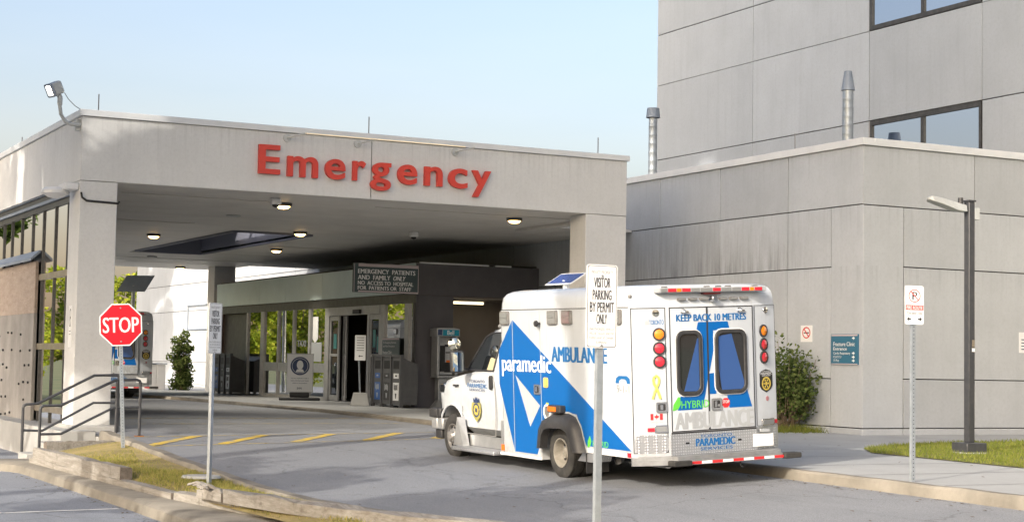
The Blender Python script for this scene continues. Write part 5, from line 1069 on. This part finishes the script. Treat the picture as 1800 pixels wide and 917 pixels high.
MB().loft(hd).build('lamp_head', 'lampgrey', lp, bevel=.012); MB().lathe((x-.2, y, 4.43), (0, 0, 1), [(0, .05), (.13, .045), (.13, 0)], 12).build('photocell', 'plastic', lp); MB().box((x+.07, y-.06, 4.2), (x+.18, y+.06, 4.4)).build('junction_box', 'lampgrey', lp, bevel=.006)
MB().plate(Fr((x, y-.066, 0), (1, 0, 0)), rect(.0, .06, 1.94, 2.0), 0, .002).build('sticker', 'whitep', lp); MB().plate(Fr((x, y-.066, 0), (1, 0, 0)), rect(.0, .055, 2.02, 2.14), 0, .004).build('hand_hole', 'bronze', lp)
so2 = thing('solar_post', 'angled dark solar panel on a pole beyond the second ambulance', 'solar panel', (15.6, 60, .3)); fsp = Fr((15.72, 60, 4.27), (.95, -.3, .02), (.35, .1, .55)); MB().plate(fsp, rect(-.5, .5, -.36, .36), -.03, .0).build('panel', 'duct', so2); MB().tube([(15.6, 60.1, .3), (15.65, 60.05, 4.2)], .07, 10).build('pole', 'galv', so2)
t = thing('utility_cabinet', 'low pale utility cabinet against the wall beyond the driveway', 'cabinet', (18.05, 66, .3)); m = MB(); m.box((17.75, 65.6, .3), (18.15, 66.4, 1.32)); m.box((18.152, 65.6, .3), (18.5, 66.4, 1.30)); m.build('body', 'coping', t, bevel=.02); MB().box((17.7, 65.55, 1.321), (18.55, 66.45, 1.36)).build('lid', 'duct', t)
struct(MB().box((15.4, 60, -.3), (22.3, 90, .30)).build('pavement', 'walk'))
# ------------------------------------------------------------------ plants
SUNV = -(SUN_H*math.cos(SUN_EL)+Vector((0, 0, math.sin(SUN_EL))))
def gap(p):   # leaves cut from the added crowns so sun reaches the canopy corner and side
    k = (32.42-p.y)/SUNV.y; q = p+SUNV*k
    if 7.1 < q.x < 9.9 and q.z > 5.36+(q.x-7.3)*.47-.1 and q.z < 6.9: return True
    k = (7.34-p.x)/SUNV.x; q = p+SUNV*k
    return 4.9 < q.z < 6.2 and (abs(q.y-38.4) < .5 or abs(q.y-35.9) < .32)
def leaves(m, n, fpos, size, rg, flat=.0, gaps=False):
    for _ in range(n):
        p = fpos(rg)
        if gaps and gap(p): continue
        s = size*rg.uniform(.6, 1.3)
        a = Vector((rg.gauss(0, 1), rg.gauss(0, 1), rg.gauss(0, .7))).normalized(); b = a.cross(Vector((rg.gauss(0, 1), rg.gauss(0, 1), rg.gauss(0, 1)))).normalized()
        m.v += [p-a*s*.5, p+b*s*.32, p+a*s*.5, p-b*s*.32]; k = len(m.v)-4; m.f.append((k, k+1, k+2, k+3))
def blobpos(blobs):
    ws = [b[1][0]*b[1][1]*b[1][2] for b in blobs]; tot = sum(ws)
    def f(rg):
        t = rg.random()*tot; i = 0
        while t > ws[i] and i < len(ws)-1: t -= ws[i]; i += 1
        c, r = blobs[i]; v = Vector((rg.gauss(0, 1), rg.gauss(0, 1), rg.gauss(0, 1))).normalized()*(rg.random()**.45)
        return Vector((c[0]+v.x*r[0], c[1]+v.y*r[1], c[2]+v.z*r[2]))
    return f
def tree(label, x, y, z0, h, rad, seed, n, leafsize, mat, trunkh, nb=14, cat='tree', group=None, trad=.16, extra=()):
    rg = random.Random(seed); t = thing('tree', label, cat, (x, y, z0), group); bl = []
    m = MB(); m.tube([(x, y, z0-.1), (x+rg.uniform(-.2, .2), y+rg.uniform(-.2, .2), z0+trunkh), (x+rg.uniform(-.4, .4), y, z0+h*.75)], trad, 8, r1=trad*.3)
    for k in range(nb):
        a = rg.uniform(0, 2*PI); q = rg.random()**.6*rad*.75; zz = z0+trunkh+(h-trunkh)*rg.uniform(.1, .9); s = rad*rg.uniform(.28, .5)*(1.15-.4*(zz-z0)/h)
        c = (x+q*math.cos(a), y+q*math.sin(a), zz); bl.append((c, (s, s, s*.8))); m.tube([(x, y, z0+trunkh*.8+(zz-z0-trunkh)*.3), ((x+c[0])/2, (y+c[1])/2, (z0+trunkh+zz)/2+.1), c], trad*.35, 5, r1=trad*.1)
    for e_ in extra: bl.append((e_, (1.7, 1.7, 1.5)))
    m.build('trunk', 'bark', t); c = MB(); leaves(c, n, blobpos(bl), leafsize, rg, gaps=(h > 20)); c.build('crown', mat, t, smooth=0); return t
labs = ['sunlit yellow-green tree beyond the driveway, nearest the pale wall', 'sunlit yellow-green tree seen between the column and second ambulance']
spots = [(26.6, 96, 6.4), (23.6, 94, 6.9), (19.5, 97, 7.0), (15, 95, 6.6), (10.5, 98, 7.2), (6, 95, 6.8), (1.5, 97, 6.9), (-3, 94, 6.0), (-7.5, 97, 5.6), (-12, 95, 5.2), (-17, 98, 5.4)]
protos = []
for i, (x, y, h) in enumerate(spots):
    lab = labs[i] if i < 2 else 'yellow-green tree in the row beyond the lot, mirrored in the glass'
    if i < 3: protos.append(tree(lab, x, y, -.8, h+.8, 2.9, 20+i, 6500, .30, 'leafA', 1.2, 18, group='trees beyond the driveway'))
    else:
        c = copy_tree(protos[i % 3]); c.location = (x, y, -.8); c.rotation_euler = (0, 0, i*1.3); c['label'] = lab
XT_ = []  # extra leaf blobs along sun rays, added to shade walls and tower
for tx_, ty_, tz_ in ((22.3, 30.3, 4.2), (22.3, 30, 5.8), (22.3, 30.5, 6.4), (29, 40, 7.2), (29, 29, 10.4), (29, 30.5, 11.5), (29, 36, 8), (7.34, 40.5, 5.5), (7.34, 37, 5.6)):
    t_ = (tx_+4)/.883; XT_.append((-4, ty_-.469*t_, tz_+.4877*t_))
# unseen tall trees, added so shade falls over canopy and walls
for i, (x, y, h, tr) in enumerate(((-4, 12.3, 38, 12.5), (-5, 19.8, 40, 12.5), (-4, 29.3, 38, 5.5))):
    tree('added tall leafy tree, unseen, shading the canopy and walls', x, y, -.4, h, 6.2, 50+i, 40000, .52, 'leafC', tr, 50, group='unseen tall trees added for shade', trad=.35, extra=[p_ for p_ in XT_ if abs(p_[1]-y) < 5.5])
tree('added unseen leafy tree shading the pale wall beyond the driveway', 4.0, 72.5, -.8, 18.5, 4.4, 61, 16000, .45, 'leafC', 7, 26, trad=.25)  # unseen tree added to keep sun off the far wall
for i, (x, y, h, tr) in enumerate(((-4.5, 12.0, 8.6, 5.6), (-4.2, 17.5, 8.4, 5.4))):  # low unseen crowns added to put the driveway in broken shade
    tree('smaller added leafy tree, unseen, shading the driveway', x, y, -.4, h, 2.6, 70+i, 2600, .3, 'leafC', tr, 14, group='smaller unseen trees added for shade')
def shrub(label, x, y, z0, rx, ry, h, seed, n, ls, mat, ns=26, low=False):
    rg = random.Random(seed); t = thing('shrub', label, 'shrub', (x, y, z0)); m = MB(); bl = []
    for k in range(ns):
        a = rg.uniform(0, 2*PI); q = rg.random()**.5; hx, hy = x+q*rx*math.cos(a), y+q*ry*math.sin(a); hh = h*rg.uniform(.45, 1)*(1-.35*q)
        m.tube([(x+rg.uniform(-.2, .2)*rx, y+rg.uniform(-.2, .2)*ry, z0), (x+(hx-x)*.6, y+(hy-y)*.6, z0+hh*.55), (hx, hy, z0+hh)], .014, 5, r1=.005)
        s = rg.uniform(.12, .30)*max(rx, .5)*1.5; bl.append(((hx, hy, z0+hh*.95), (s, s, s*1.1)))
        if low: bl.append(((x+(hx-x)*.8, y+(hy-y)*.8, z0+hh*rg.uniform(.12, .75)), (s, s, s*1.6)))
        if k % 2: bl.append((((x+hx)/2, (y+hy)/2, z0+hh*.6), (s*.9, s*.9, s)))
    m.build('stems', 'twig', t); c = MB(); leaves(c, n, blobpos(bl), ls, rg); c.build('foliage', mat, t, smooth=0)
shrub('straggly green shrub against the wall right of the ambulance', 21.72, 28.95, .2, 1.0, .55, 2.3, 5, 5600, .095, 'leafB', 60)
shrub('upright green bush beside the far column under the canopy', 18.1, 62.0, .3, .42, .42, 2.6, 6, 5200, .12, 'leafB', 44, low=True)
m = MB(); rg = random.Random(4)
for i in range(1500):
    x, y = 21.6+rg.gauss(0, .6), 28.6+rg.gauss(0, .3); 
    if x > 22.25: continue
    blade(m, x, y, zsw(x, y), rg.uniform(.05, .2), .007)
stuff(m.build('weeds', 'blade', smooth=0), 'ragged weeds at the foot of the shrub by the wall', 'weeds')

m = MB(); rg = random.Random(12)
for i in range(420):
    q = rg.random()
    if q < .45: x = 14.22-abs(rg.gauss(0, .12)); y = rg.uniform(12, 31); z = road(x, y)+.01
    elif q < .7: x = rg.uniform(8.2, 14.2); y = rg.uniform(13, 30); z = road(x, y)+.01
    elif q < .85: x = rg.uniform(14.7, 21); y = rg.uniform(13, 27); z = zsw(x, y)+.01
    else: y = rg.uniform(17, 29); x = lotx(y)-.1-abs(rg.gauss(0, .15)); z = -.41
    a = rg.uniform(0, 2*PI); l = rg.uniform(.015, .04); c_, s_ = math.cos(a)*l, math.sin(a)*l
    m.add([(x-c_, y-s_, z), (x+s_*.6, y-c_*.6, z+.006), (x+c_, y+s_, z+rg.uniform(0, .012)), (x-s_*.6, y+c_*.6, z+.004)], [(0, 1, 2, 3)])
stuff(m.build('fallen_leaves', P('dead_leaf', (.10, .065, .03), .9), smooth=0), 'small dry fallen leaves scattered along the kerbs and driveway', 'leaves')
